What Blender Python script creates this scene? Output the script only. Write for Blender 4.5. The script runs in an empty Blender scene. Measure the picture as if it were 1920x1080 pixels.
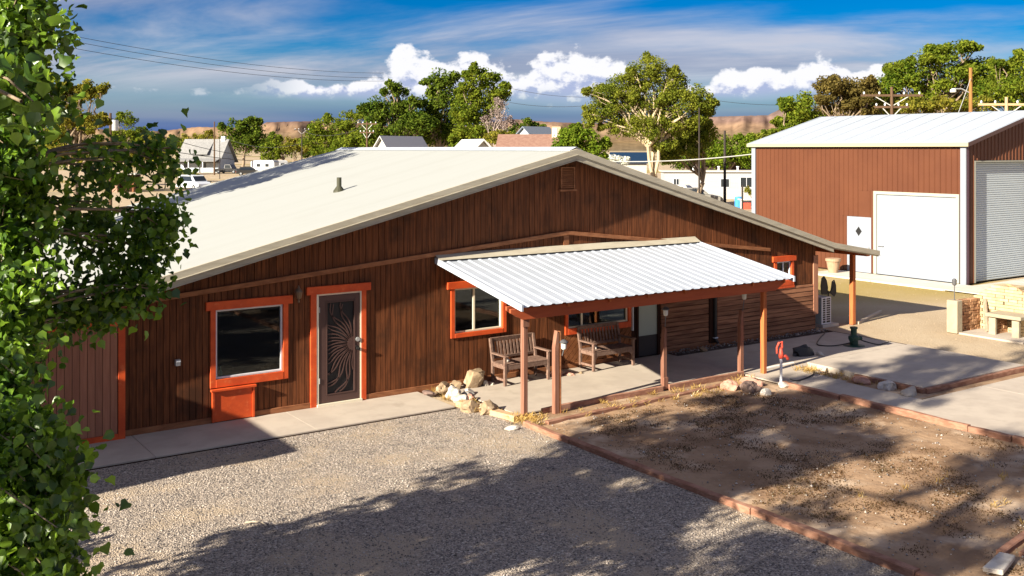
import bpy, bmesh, math, random
import numpy as np
from mathutils import Vector, Matrix, noise as mnoise
R = math.radians
sc = bpy.context.scene
# ------------------------------------------------------------------ camera
CAMZ, FPX, YAW = 4.75, 1911.0, R(34.5)
cd = bpy.data.cameras.new('camera'); cam = bpy.data.objects.new('camera', cd)
sc.collection.objects.link(cam); sc.camera = cam
cam.location = (0, 0, CAMZ); cam.rotation_euler = (R(90), 0, -YAW)
cd.sensor_width = 36; cd.lens = 36 * FPX / 1920; cd.shift_y = -(540 - 279) / 1920
cd.clip_start = .1; cd.clip_end = 30000
# ------------------------------------------------------------------ sun, exposure
SUN = Vector((1.0, .165, -.455)).normalized()          # the way the light travels
sl = bpy.data.lights.new('sun', 'SUN'); sun = bpy.data.objects.new('sun', sl); sc.collection.objects.link(sun)
sun.rotation_euler = SUN.to_track_quat('-Z', 'Y').to_euler()
sl.energy = 5.0; sl.angle = R(.5); sl.color = (1, .90, .73)
sc.view_settings.view_transform = 'Standard'; sc.view_settings.look = 'None'
sc.view_settings.gamma = 1; sc.view_settings.use_curve_mapping = False
sc.view_settings.exposure = 1.5
cy = sc.cycles; cy.max_bounces = 6; cy.diffuse_bounces = 3; cy.glossy_bounces = 3; cy.transmission_bounces = 4; cy.transparent_max_bounces = 8; cy.caustics_reflective = False; cy.caustics_refractive = False
# ------------------------------------------------------------------ world
VO = (14.1, 7.7, .72); CO = (.44,)
w = bpy.data.worlds.new('World'); sc.world = w; w.use_nodes = True
def world():
    nt = w.node_tree; N = nt.nodes; L = nt.links; N.clear()
    def put(s, v):
        if isinstance(v, (int, float)): s.default_value = v
        elif isinstance(v, tuple): s.default_value = v
        else: L.new(v, s)
    def m(op, a, b=0.0, c=0.0, clamp=False):
        n = N.new('ShaderNodeMath'); n.operation = op; n.use_clamp = clamp
        put(n.inputs[0], a); put(n.inputs[1], b)
        if len(n.inputs) > 2: put(n.inputs[2], c)
        return n.outputs[0]
    def ss(v, a, b):
        n = N.new('ShaderNodeMapRange'); n.interpolation_type = 'SMOOTHSTEP'
        put(n.inputs[0], v); put(n.inputs[1], a); put(n.inputs[2], b); n.inputs[3].default_value = 0; n.inputs[4].default_value = 1
        return n.outputs[0]
    def xyz(a, b, c):
        n = N.new('ShaderNodeCombineXYZ'); put(n.inputs[0], a); put(n.inputs[1], b); put(n.inputs[2], c); return n.outputs[0]
    def nz(vec, scale, det=5, rough=.55, dist=0.0):
        n = N.new('ShaderNodeTexNoise'); L.new(vec, n.inputs['Vector']); n.inputs['Scale'].default_value = scale
        n.inputs['Detail'].default_value = det; n.inputs['Roughness'].default_value = rough; n.inputs['Distortion'].default_value = dist
        return n.outputs[0]
    def mix(f, a, b):
        n = N.new('ShaderNodeMix'); n.data_type = 'RGBA'; put(n.inputs[0], f)
        put(n.inputs[6], a if not isinstance(a, tuple) else a + (1,)); put(n.inputs[7], b if not isinstance(b, tuple) else b + (1,))
        return n.outputs[2]
    tc = N.new('ShaderNodeTexCoord'); sp = N.new('ShaderNodeSeparateXYZ'); L.new(tc.outputs['Generated'], sp.inputs[0])
    x, y, z = sp.outputs
    az = m('ARCTAN2', x, y); el = m('ARCSINE', z)
    sky = N.new('ShaderNodeTexSky'); sky.sky_type = 'NISHITA'; sky.sun_disc = False
    sky.sun_elevation = math.asin(-SUN.z); sky.sun_rotation = math.atan2(-SUN.x, -SUN.y)
    sky.altitude = 1300; sky.air_density = 1.0; sky.dust_density = .3; sky.ozone_density = 2.0
    hs = N.new('ShaderNodeHueSaturation'); hs.inputs['Saturation'].default_value = 2.25; hs.inputs['Value'].default_value = .60; hs.inputs['Hue'].default_value = .522
    L.new(sky.outputs[0], hs.inputs['Color'])
    col = hs.outputs[0]
    # high thin cloud seen on a flat layer far above
    zz = m('ADD', m('MAXIMUM', z, .0), .16)
    px = m('DIVIDE', x, zz); py = m('DIVIDE', y, zz)
    # axes along and across the wind
    u = m('ADD', m('MULTIPLY', px, .62), m('MULTIPLY', py, -.78)); v = m('ADD', m('MULTIPLY', px, .78), m('MULTIPLY', py, .62))
    big = nz(xyz(m('ADD', m('MULTIPLY', u, .30), VO[0]), m('ADD', m('MULTIPLY', v, .62), VO[1]), .4), 1.0, 3, .5)
    fine = nz(xyz(m('MULTIPLY', u, .8), m('MULTIPLY', v, 1.7), 3.1), 1.0, 6, .60, .35)
    veil = ss(m('ADD', m('MULTIPLY', big, 1.3), m('MULTIPLY', fine, .46)), VO[2], VO[2]+.26)
    veil = m('MULTIPLY', veil, ss(el, .03, .080))
    vcol = mix(ss(fine, .32, .68), (2.4, 2.6, 3.6), (4.7, 4.6, 5.1))
    col = mix(m('MULTIPLY', veil, .86), col, vcol)
    # grey-blue murk low over the hills
    low = m('MULTIPLY', m('SUBTRACT', 1.0, ss(el, .018, .075)), .97)
    murk = nz(xyz(m('MULTIPLY', az, 3.0), m('MULTIPLY', el, 40.0), 1.1), 1.0, 3, .55)
    col = mix(low, col, mix(ss(murk, .35, .65), (.62, 1.15, 2.9), (1.5, 1.85, 3.2)))
    # cumulus bank: flat bases, heaped tops
    hgt = nz(xyz(m('ADD', m('MULTIPLY', az, 4.6), CO[0]), 3.3, .5), 1.0, 3, .55)
    cv = xyz(az, m('MULTIPLY', el, 1.35), 7.7)
    puff = nz(cv, 42.0, 5, .60); lump = nz(cv, 17.0, 3, .5, .0)
    hump = m('MULTIPLY', ss(hgt, .35, .60), m('ADD', .02, m('MULTIPLY', ss(az, .33, .45), .98)))
    base = m('ADD', .042, m('MULTIPLY', nz(cv, 11.0, 2), .020))
    rel = m('DIVIDE', m('SUBTRACT', el, base), m('ADD', m('MULTIPLY', hump, .041), .003))
    dens = m('ADD', m('ADD', m('MULTIPLY', m('SUBTRACT', puff, .5), 1.5), m('MULTIPLY', m('SUBTRACT', lump, .5), 2.0)), m('SUBTRACT', 1.0, rel))
    mask = m('MULTIPLY', ss(dens, .02, .26), ss(rel, -.45, .30))
    mask = m('MULTIPLY', mask, m('MULTIPLY', ss(hgt, .35, .43), m('MAXIMUM', ss(az, .33, .42), m('MULTIPLY', ss(puff, .52, .70), .35))))
    shade = nz(xyz(m('ADD', az, -.005), m('ADD', m('MULTIPLY', el, 1.35), .009), 7.7), 42.0, 5, .60)
    lit = ss(m('ADD', m('MULTIPLY', m('SUBTRACT', puff, shade), 3.4), m('MULTIPLY', rel, 1.15)), -.12, .62)
    ccol = mix(lit, (3.1, 3.6, 5.3), (7.0, 7.0, 7.3))
    col = mix(mask, col, ccol)
    bg = N.new('ShaderNodeBackground'); L.new(col, bg.inputs[0]); bg.inputs[1].default_value = .05
    out = N.new('ShaderNodeOutputWorld'); L.new(bg.outputs[0], out.inputs[0])
world()

# ------------------------------------------------------------------ helpers
C = sc.collection
FW = Vector((math.sin(YAW), math.cos(YAW), 0)); RT = Vector((math.cos(YAW), -math.sin(YAW), 0))
def at(px, D, z=0.0):
    """the place D metres out, at the bearing a column of the photograph looks along"""
    p = FW * D + RT * ((px - 960) / FPX * D); return Vector((p.x, p.y, z))
def zat(py, D): return CAMZ + (279 - py) / FPX * D
ORG = {}
class MB:
    def __init__(s): s.v = []; s.f = []
    def add(s, vs, fs):
        n = len(s.v); s.v += [tuple(v) for v in vs]; s.f += [tuple(i + n for i in f) for f in fs]; return s
    def box(s, x0, x1, y0, y1, z0, z1):
        return s.add([(x0,y0,z0),(x1,y0,z0),(x1,y1,z0),(x0,y1,z0),(x0,y0,z1),(x1,y0,z1),(x1,y1,z1),(x0,y1,z1)],
                     [(0,3,2,1),(4,5,6,7),(0,1,5,4),(1,2,6,5),(2,3,7,6),(3,0,4,7)])
    def beam(s, a, b, wd, th, up=(0,0,1)):
        """a box from a to b, wd across and th along up"""
        a, b = Vector(a), Vector(b); d = (b - a).normalized(); up = Vector(up)
        r = d.cross(up).normalized() * wd / 2; u = r.cross(d).normalized() * th / 2
        vs = [a-r-u, a+r-u, a+r+u, a-r+u, b-r-u, b+r-u, b+r+u, b-r+u]
        return s.add(vs, [(0,1,2,3),(7,6,5,4),(0,4,5,1),(1,5,6,2),(2,6,7,3),(3,7,4,0)])
    def prism(s, poly, off):
        """a planar polygon swept by the vector off"""
        n = len(poly); off = Vector(off); a = [Vector(p) for p in poly]; b = [p + off for p in a]
        return s.add(a + b, [tuple(range(n-1, -1, -1)), tuple(range(n, 2*n))] + [(i, (i+1) % n, n+(i+1) % n, n+i) for i in range(n)])
    def tube(s, pts, rad, n=8, cap=True):
        pts = [Vector(p) for p in pts]
        if not hasattr(rad, '__len__'): rad = [rad] * len(pts)
        rings = []; prev = None
        for i, p in enumerate(pts):
            d = (pts[min(i+1, len(pts)-1)] - pts[max(i-1, 0)]).normalized()
            r = prev if prev is not None else (Vector((1,0,0)) if abs(d.x) < .9 else Vector((0,1,0)))
            r = (r - d * r.dot(d)).normalized(); prev = r; q = d.cross(r)
            rings.append([p + (r * math.cos(2*math.pi*k/n) + q * math.sin(2*math.pi*k/n)) * rad[i] for k in range(n)])
        vs = [v for g in rings for v in g]; fs = []
        for i in range(len(pts)-1):
            for k in range(n): fs.append((i*n+k, i*n+(k+1) % n, (i+1)*n+(k+1) % n, (i+1)*n+k))
        if cap: fs.append(tuple(range(n-1, -1, -1))); fs.append(tuple(range((len(pts)-1)*n, len(pts)*n)))
        return s.add(vs, fs)
    def lathe(s, c, prof, n=16):
        c = Vector(c); return s.tube([c + Vector((0, 0, z)) for r, z in prof], [r for r, z in prof], n)
def obj(name, mb, mat, parent=None, smooth=False, bevel=0.0, org=None):
    v, f = (mb.v, mb.f) if isinstance(mb, MB) else mb
    o0 = Vector(ORG.get(parent.name, (0,0,0))) if parent else Vector(org or (0,0,0))
    me = bpy.data.meshes.new(name)
    me.from_pydata([(a[0]-o0.x, a[1]-o0.y, a[2]-o0.z) for a in v], [], f)
    if smooth: me.polygons.foreach_set('use_smooth', [True]*len(me.polygons))
    if mat: me.materials.append(mat)
    me.update()
    o = bpy.data.objects.new(name, me); C.objects.link(o)
    if parent: o.parent = parent
    else: o.location = o0
    ORG[o.name] = o0
    if bevel:
        b = o.modifiers.new('bevel', 'BEVEL'); b.width = bevel; b.segments = 1; b.limit_method = 'ANGLE'; b.angle_limit = R(40)
    return o
def tag(o, label, cat, group=None, kind=None):
    o['label'] = label; o['category'] = cat
    if group: o['group'] = group
    if kind: o['kind'] = kind
    return o
def thing(name, label, cat, loc, group=None):
    o = bpy.data.objects.new(name, None); C.objects.link(o); o.location = loc; o.empty_display_size = .2
    ORG[o.name] = Vector(loc); return tag(o, label, cat, group)
def struct(name, mb, mat, **k):
    o = obj(name, mb, mat, **k); o['kind'] = 'structure'; return o
def big_mesh(name, V, F, mat, parent=None, smooth=False, org=None):
    """numpy verts (n,3) and faces (m,k)"""
    o0 = Vector(ORG[parent.name]) if parent else Vector(org or (0,0,0))
    me = bpy.data.meshes.new(name); V = np.asarray(V, np.float32) - np.array(o0, np.float32); F = np.asarray(F, np.int32)
    me.vertices.add(len(V)); me.vertices.foreach_set('co', V.ravel())
    k = F.shape[1]; me.loops.add(F.size); me.loops.foreach_set('vertex_index', F.ravel())
    me.polygons.add(len(F)); me.polygons.foreach_set('loop_start', np.arange(0, F.size, k, dtype=np.int32))
    if smooth: me.polygons.foreach_set('use_smooth', np.ones(len(F), bool))
    me.materials.append(mat); me.update(calc_edges=True); me.validate()
    o = bpy.data.objects.new(name, me); C.objects.link(o)
    if parent: o.parent = parent
    else: o.location = o0
    ORG[o.name] = o0; return o

# ------------------------------------------------------------------ materials
def NT(name):
    m = bpy.data.materials.new(name); m.use_nodes = True; nt = m.node_tree; nt.nodes.clear()
    out = nt.nodes.new('ShaderNodeOutputMaterial'); return m, nt, out
def mat(name, col, col2=None, rough=.75, scale=6.0, stretch=(1,1,1), det=6, lo=.35, hi=.65, bump=0.0, bscale=None, bstretch=None,
        orand=0.0, irand=0.0, metal=0.0, spec=.35, col3=None, scale3=1.0, lo3=.5, hi3=.7, coat=0.0):
    m, nt, out = NT(name); N = nt.nodes; L = nt.links
    b = N.new('ShaderNodeBsdfPrincipled'); L.new(b.outputs[0], out.inputs[0])
    b.inputs['Roughness'].default_value = rough; b.inputs['Metallic'].default_value = metal; b.inputs['Specular IOR Level'].default_value = spec
    b.inputs['Coat Weight'].default_value = coat
    tc = N.new('ShaderNodeTexCoord')
    def noise(sc_, st, d=det):
        mp = N.new('ShaderNodeMapping'); mp.inputs['Scale'].default_value = st; L.new(tc.outputs['Object'], mp.inputs[0])
        n = N.new('ShaderNodeTexNoise'); n.inputs['Scale'].default_value = sc_; n.inputs['Detail'].default_value = d; n.inputs['Roughness'].default_value = .6
        L.new(mp.outputs[0], n.inputs['Vector']); return n.outputs[0]
    def rng(v, a, c):
        n = N.new('ShaderNodeMapRange'); n.interpolation_type = 'SMOOTHSTEP'; L.new(v, n.inputs[0]); n.inputs[1].default_value = a; n.inputs[2].default_value = c; return n.outputs[0]
    def mx(f, a, c):
        n = N.new('ShaderNodeMix'); n.data_type = 'RGBA'; L.new(f, n.inputs[0])
        for s, q in ((n.inputs[6], a), (n.inputs[7], c)):
            if isinstance(q, tuple): s.default_value = q + (1,)
            else: L.new(q, s)
        return n.outputs[2]
    c = None
    if col2 is not None: c = mx(rng(noise(scale, stretch), lo, hi), col, col2)
    if col3 is not None: c = mx(rng(noise(scale3, (1,1,1), 4), lo3, hi3), c if c is not None else col, col3)
    for amt, kind in ((orand, 'o'), (irand, 'i')):
        if not amt: continue
        g = N.new('ShaderNodeObjectInfo').outputs['Random'] if kind == 'o' else N.new('ShaderNodeNewGeometry').outputs['Random Per Island']
        mr = N.new('ShaderNodeMapRange'); L.new(g, mr.inputs[0]); mr.inputs[3].default_value = 1-amt; mr.inputs[4].default_value = 1+amt
        h = N.new('ShaderNodeHueSaturation'); L.new(mr.outputs[0], h.inputs['Value'])
        if c is None: h.inputs['Color'].default_value = col + (1,)
        else: L.new(c, h.inputs['Color'])
        c = h.outputs[0]
    if c is None: b.inputs['Base Color'].default_value = col + (1,)
    else: L.new(c, b.inputs['Base Color'])
    if bump:
        bp = N.new('ShaderNodeBump'); bp.inputs['Strength'].default_value = min(1, bump*20) if bump < .05 else 1; bp.inputs['Distance'].default_value = bump
        L.new(noise(bscale or scale*3, bstretch or stretch), bp.inputs['Height']); L.new(bp.outputs[0], b.inputs['Normal'])
    return m
def leaf_mat(name, col, col2, irand=.25, trans=.38, gloss=.0, scale=.5):
    m, nt, out = NT(name); N = nt.nodes; L = nt.links
    g = N.new('ShaderNodeNewGeometry'); tc = N.new('ShaderNodeTexCoord')
    n = N.new('ShaderNodeTexNoise'); n.inputs['Scale'].default_value = scale; L.new(tc.outputs['Object'], n.inputs['Vector'])
    a = N.new('ShaderNodeMath'); a.operation = 'MULTIPLY_ADD'; L.new(g.outputs['Random Per Island'], a.inputs[0]); a.inputs[1].default_value = .5; L.new(n.outputs[0], a.inputs[2])
    r = N.new('ShaderNodeMapRange'); L.new(a.outputs[0], r.inputs[0]); r.inputs[1].default_value = .45; r.inputs[2].default_value = 1.05
    x = N.new('ShaderNodeMix'); x.data_type = 'RGBA'; L.new(r.outputs[0], x.inputs[0]); x.inputs[6].default_value = col+(1,); x.inputs[7].default_value = col2+(1,)
    mr = N.new('ShaderNodeMapRange'); L.new(g.outputs['Random Per Island'], mr.inputs[0]); mr.inputs[3].default_value = 1-irand; mr.inputs[4].default_value = 1+irand
    h = N.new('ShaderNodeHueSaturation'); L.new(mr.outputs[0], h.inputs['Value']); L.new(x.outputs[2], h.inputs['Color'])
    d = N.new('ShaderNodeBsdfDiffuse'); t = N.new('ShaderNodeBsdfTranslucent'); gl = N.new('ShaderNodeBsdfGlossy'); gl.inputs['Roughness'].default_value = .38
    gl.inputs['Color'].default_value = (.9,.95,.9,1)
    L.new(h.outputs[0], d.inputs[0]); h2 = N.new('ShaderNodeHueSaturation'); h2.inputs['Value'].default_value = 1.35; h2.inputs['Hue'].default_value = .485; L.new(h.outputs[0], h2.inputs['Color']); L.new(h2.outputs[0], t.inputs[0])
    m1 = N.new('ShaderNodeMixShader'); m1.inputs[0].default_value = trans; L.new(d.outputs[0], m1.inputs[1]); L.new(t.outputs[0], m1.inputs[2])
    m2 = N.new('ShaderNodeMixShader'); m2.inputs[0].default_value = gloss; L.new(m1.outputs[0], m2.inputs[1]); L.new(gl.outputs[0], m2.inputs[2])
    L.new(m2.outputs[0], out.inputs[0]); return m
def glass_mat(name, tint=(.6,.7,.72), ior=1.5):
    m, nt, out = NT(name); N = nt.nodes; L = nt.links
    t = N.new('ShaderNodeBsdfTransparent'); t.inputs[0].default_value = tint+(1,); g = N.new('ShaderNodeBsdfGlossy'); g.inputs['Roughness'].default_value = .02
    fr = N.new('ShaderNodeFresnel'); fr.inputs[0].default_value = ior; x = N.new('ShaderNodeMixShader')
    L.new(fr.outputs[0], x.inputs[0]); L.new(t.outputs[0], x.inputs[1]); L.new(g.outputs[0], x.inputs[2]); L.new(x.outputs[0], out.inputs[0]); return m

WOOD = mat('brown_siding', (.085,.028,.0105), (.175,.058,.021), scale=3.0, stretch=(9,9,.55), rough=.8, bump=.004, bscale=6, bstretch=(14,14,.6), orand=.09, spec=.2, col3=(.062,.024,.011), scale3=1.3, lo3=.47, hi3=.72)
WOOD_DIAG = mat('brown_diagonal_siding', (.16,.058,.022), (.27,.11,.045), scale=4, rough=.8, orand=.15, spec=.2, bump=.003)
WOOD_LAP = mat('brown_lap_siding', (.16,.066,.036), (.28,.13,.07), scale=2.2, stretch=(.6,6,7), rough=.85, orand=.2, spec=.2, bump=.012, bscale=5, bstretch=(1,4,6))
DARK = mat('dark_backing', (.035,.016,.010), rough=.9, spec=.1)
TRIMW = mat('brown_trim', (.20,.075,.032), (.30,.125,.055), scale=4, stretch=(1,4,4), rough=.75, spec=.25, bump=.002)
RED = mat('orange_red_paint', (.64,.090,.016), (.50,.062,.012), scale=3, rough=.6, spec=.35, col3=(.66,.16,.05), scale3=9, lo3=.56, hi3=.80, bump=.0015, bscale=22)
BEIGE = mat('beige_fascia', (.44,.405,.32), (.37,.335,.26), scale=2.5, stretch=(1,1,6), rough=.7, spec=.3, bump=.002)
ROOF = mat('cream_metal_roof', (.355,.368,.352), (.335,.345,.325), scale=1.2, stretch=(.10,2.2,.10), lo=.42, hi=.78, rough=.62, spec=.3, col3=(.32,.322,.30), scale3=.5, lo3=.56, hi3=.9)
WROOF = mat('white_metal_roof', (.44,.48,.55), (.40,.44,.50), scale=2, rough=.45, spec=.45, bump=.0008, bscale=3)
SROOF = mat('shed_metal_roof', (.37,.41,.47), (.355,.395,.45), scale=1.5, rough=.5, spec=.4)
SDOOR = mat('white_enamel', (.235,.262,.31), (.245,.272,.32), scale=1.5, rough=.5, spec=.4)
WHITE = mat('white_paint', (.66,.68,.72), (.60,.62,.66), scale=3, rough=.55, spec=.4)
CREAM = mat('cream_vinyl', (.72,.66,.52), rough=.5)
GLASS = glass_mat('window_glass')
ROOM = mat('dark_room', (.03,.028,.026), rough=.95, spec=.05)
CONC = mat('concrete', (.46,.40,.335), (.40,.345,.29), scale=1.6, rough=.9, spec=.15, bump=.002, bscale=60, col3=(.36,.31,.255), scale3=2.3, lo3=.54, hi3=.78)
CONCW = mat('pale_concrete', (.58,.54,.47), (.50,.46,.40), scale=1.2, rough=.9, spec=.15, bump=.002, bscale=50)
TIE = mat('landscape_timber', (.24,.115,.075), (.34,.185,.125), scale=3, stretch=(2,2,6), rough=.9, spec=.15, bump=.006, bscale=12, orand=.18)
POSTW = mat('weathered_post', (.19,.085,.055), (.28,.14,.095), scale=3, stretch=(9,9,.5), rough=.85, spec=.2, bump=.004, bscale=7, bstretch=(10,10,.5), orand=.1)
ORANGEPOST = mat('orange_brown_post', (.50,.155,.05), (.36,.10,.035), scale=3, stretch=(8,8,.5), rough=.8, spec=.2, bump=.003)
BENCH = mat('bench_wood', (.145,.085,.064), (.215,.140,.108), scale=5, stretch=(3,3,3), rough=.75, spec=.25, bump=.002, orand=.12)
SCREEN = mat('bronze_metal', (.085,.046,.040), rough=.5, metal=.2, spec=.4)
BLACK = mat('black_plastic', (.012,.012,.013), rough=.5, spec=.4)
GREYM = mat('galvanised_metal', (.55,.57,.58), (.45,.47,.48), scale=20, rough=.4, metal=.6)
LAMPG = mat('grey_lamp_metal', (.11,.11,.115), rough=.45, metal=.3)
CLEAR = mat('milky_lamp_glass', (.62,.66,.62), rough=.25, spec=.5)
REDP = mat('red_cast_iron', (.72,.10,.06), (.60,.07,.04), scale=14, rough=.45, spec=.5)
DKGREEN = mat('dark_green_plastic', (.015,.05,.035), rough=.5)
TERRA = mat('pale_terracotta', (.38,.26,.17), (.33,.22,.14), scale=5, rough=.85, spec=.2)
SHEDW = mat('brown_metal_siding', (.092,.029,.012), (.104,.034,.014), scale=.8, rough=.5, spec=.35, orand=.03)
ROLLER = mat('grey_roller_door', (.50,.56,.60), rough=.45, metal=.1)
STONE = mat('tan_stone', (.36,.265,.17), (.19,.13,.08), scale=4, rough=.95, spec=.15, bump=.02, bscale=9, orand=.22, col3=(.48,.38,.27), scale3=5, lo3=.5, hi3=.7)
STONEW = mat('white_stone', (.58,.54,.48), (.42,.37,.31), scale=5, rough=.9, spec=.2, bump=.012, bscale=10)
STONED = mat('dark_lava_stone', (.10,.065,.055), (.20,.14,.12), scale=6, rough=.95, spec=.2, bump=.02, bscale=10)
STONER = mat('reddish_stone', (.36,.18,.13), (.48,.29,.22), scale=5, rough=.95, spec=.15, bump=.015, bscale=10)
BRICK = mat('tan_masonry', (.48,.39,.24), (.41,.32,.19), scale=8, rough=.95, spec=.1, bump=.006, bscale=25, irand=.15)
BRICKD = mat('red_brown_masonry', (.34,.17,.09), (.46,.27,.15), scale=8, rough=.95, spec=.1, bump=.006, bscale=25, irand=.2)
BARK = mat('bark', (.20,.15,.105), (.30,.235,.165), scale=5, stretch=(6,6,1), rough=.95, spec=.1, bump=.02)
PALEBARK = mat('pale_bark', (.52,.42,.28), (.40,.32,.21), scale=3, stretch=(4,4,1), rough=.95, spec=.1, bump=.02)
POLE = mat('utility_pole_wood', (.13,.080,.048), (.09,.058,.038), scale=2, stretch=(6,6,.3), rough=.9, spec=.1)
POLEY = mat('yellow_pole_wood', (.30,.155,.05), (.22,.11,.04), scale=2, stretch=(6,6,.3), rough=.9, spec=.1)
POLED = mat('dark_pole_wood', (.035,.028,.025), rough=.9)
WIRE = mat('wire', (.03,.03,.035), rough=.6)
WIREL = mat('pale_wire', (.5,.5,.48), rough=.5)
# ================================================================== ground
rnd = random.Random(4)
def ground_mat():
    m, nt, out = NT('dry_ground'); N = nt.nodes; L = nt.links
    b = N.new('ShaderNodeBsdfPrincipled'); L.new(b.outputs[0], out.inputs[0]); b.inputs['Roughness'].default_value = .95; b.inputs['Specular IOR Level'].default_value = .1
    tc = N.new('ShaderNodeTexCoord')
    def nz(s, d=6):
        n = N.new('ShaderNodeTexNoise'); n.inputs['Scale'].default_value = s; n.inputs['Detail'].default_value = d; L.new(tc.outputs['Object'], n.inputs['Vector']); return n.outputs[0]
    def rg(v, a, c):
        n = N.new('ShaderNodeMapRange'); n.interpolation_type = 'SMOOTHSTEP'; L.new(v, n.inputs[0]); n.inputs[1].default_value = a; n.inputs[2].default_value = c; return n.outputs[0]
    def mx(f, a, c):
        n = N.new('ShaderNodeMix'); n.data_type = 'RGBA'; L.new(f, n.inputs[0])
        for s, q in ((n.inputs[6], a), (n.inputs[7], c)):
            if isinstance(q, tuple): s.default_value = q+(1,)
            else: L.new(q, s)
        return n.outputs[2]
    c = mx(rg(nz(.6), .4, .65), (.45,.36,.25), (.41,.32,.215))
    c = mx(rg(nz(14), .50, .85), c, (.33,.24,.15))
    c = mx(rg(nz(.035), .50, .62), c, (.33,.25,.09))
    c = mx(rg(nz(.012, 3), .56, .66), c, (.10,.11,.03))
    L.new(c, b.inputs['Base Color'])
    bp = N.new('ShaderNodeBump'); bp.inputs['Distance'].default_value = .02; L.new(nz(25), bp.inputs['Height']); L.new(bp.outputs[0], b.inputs['Normal'])
    return m
def gravel_mat():
    m, nt, out = NT('gravel'); N = nt.nodes; L = nt.links
    b = N.new('ShaderNodeBsdfPrincipled'); L.new(b.outputs[0], out.inputs[0]); b.inputs['Roughness'].default_value = .9; b.inputs['Specular IOR Level'].default_value = .2
    tc = N.new('ShaderNodeTexCoord'); vo = N.new('ShaderNodeTexVoronoi'); vo.inputs['Scale'].default_value = 48; L.new(tc.outputs['Object'], vo.inputs['Vector'])
    n = N.new('ShaderNodeTexNoise'); n.inputs['Scale'].default_value = .7; n.inputs['Detail'].default_value = 5; L.new(tc.outputs['Object'], n.inputs['Vector'])
    sp = N.new('ShaderNodeSeparateColor'); L.new(vo.outputs['Color'], sp.inputs[0])
    r = N.new('ShaderNodeValToRGB'); L.new(sp.outputs[0], r.inputs[0]); e = r.color_ramp.elements
    e[0].color = (.09,.08,.075,1); e[1].position = 1; e[1].color = (.60,.54,.47,1)
    for p, c in ((.3,(.255,.215,.18,1)), (.65,(.36,.30,.245,1)), (.9,(.44,.37,.305,1))):
        q = e.new(p); q.color = c
    mr = N.new('ShaderNodeMapRange'); mr.interpolation_type = 'SMOOTHSTEP'; L.new(n.outputs[0], mr.inputs[0]); mr.inputs[1].default_value = .48; mr.inputs[2].default_value = .63; mr.inputs[4].default_value = .85
    x = N.new('ShaderNodeMix'); x.data_type = 'RGBA'; L.new(mr.outputs[0], x.inputs[0]); L.new(r.outputs[0], x.inputs[6]); x.inputs[7].default_value = (.41,.325,.235,1)
    L.new(x.outputs[2], b.inputs['Base Color'])
    bp = N.new('ShaderNodeBump'); bp.inputs['Distance'].default_value = .018; bp.inputs['Strength'].default_value = .9; L.new(vo.outputs['Distance'], bp.inputs['Height']); bp.invert = True
    L.new(bp.outputs[0], b.inputs['Normal']); return m
GROUND = ground_mat(); GRAVEL = gravel_mat()
PEB = mat('pebbles', (.19,.165,.15), (.38,.335,.295), scale=3, rough=.85, spec=.3, irand=.55)
DIRT = mat('bare_dirt', (.36,.24,.15), (.24,.15,.09), scale=1.3, rough=.97, spec=.08, bump=.03, bscale=9, col3=(.48,.36,.255), scale3=.9, lo3=.50, hi3=.68)
DRYG = leaf_mat('dry_grass', (.52,.34,.10), (.38,.27,.09), irand=.35, trans=.3, gloss=.02, scale=1)
WEED = leaf_mat('brown_weeds', (.11,.050,.018), (.065,.048,.018), irand=.4, trans=.2, gloss=.02, scale=1)

# one sheet to the horizon, finer near the place
def sheet(x0, x1, y0, y1, z, n=1):
    vs = []; fs = []
    for j in range(n+1):
        for i in range(n+1): vs.append((x0+(x1-x0)*i/n, y0+(y1-y0)*j/n, z))
    for j in range(n):
        for i in range(n): fs.append((j*(n+1)+i, j*(n+1)+i+1, (j+1)*(n+1)+i+1, (j+1)*(n+1)+i))
    return vs, fs
struct('ground', sheet(-9000, 9000, -9000, 9000, -.012, 2), GROUND)
gl = struct('gravel_drive', sheet(-14, 10.05, -6, 15.93, 0.0), GRAVEL)
# loose pebbles proud of the sheet: a scatter of little six-cornered stones
def pebbles(name, n, area, smin, smax, m, seed, keep=None, z=0.0):
    r = np.random.default_rng(seed); P = []
    while len(P) < n:
        x = r.uniform(area[0], area[1], n); y = r.uniform(area[2], area[3], n)
        ok = np.ones(n, bool) if keep is None else keep(x, y, r)
        P += list(zip(x[ok], y[ok]))
    P = np.array(P[:n]); s = smin + (smax-smin) * r.random(n)**3
    base = np.array([(1,0,0),(0,1,0),(-1,0,0),(0,-1,0),(0,0,.75),(0,0,-.4)], float)
    ang = r.uniform(0, 6.28, n); J = r.uniform(.6, 1.25, (n, 6, 1)); B = base[None]*J
    ca, sa = np.cos(ang)[:, None], np.sin(ang)[:, None]; el = r.uniform(.6, 1, n)[:, None]
    X = (B[:, :, 0]*ca - B[:, :, 1]*el*sa)*s[:, None]; Y = (B[:, :, 0]*sa + B[:, :, 1]*el*ca)*s[:, None]; Z = B[:, :, 2]*s[:, None]
    V = np.stack([X+P[:, :1], Y+P[:, 1:], Z+z+.15*s[:, None]], -1).reshape(-1, 3)
    f = np.array([(0,1,4),(1,2,4),(2,3,4),(3,0,4),(1,0,5),(2,1,5),(3,2,5),(0,3,5)])
    F = (f[None] + (np.arange(n)*6)[:, None, None]).reshape(-1, 3)
    return big_mesh(name, V, F, m)
def in_view(x, y, r):
    d = x*FW.x + y*FW.y; l = x*RT.x + y*RT.y
    px = 960 + FPX*l/np.maximum(d, .1); py = 279 + FPX*CAMZ/np.maximum(d, .1)
    return (px > -120) & (px < 2040) & (py < 1160) & (d > 1)
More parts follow.
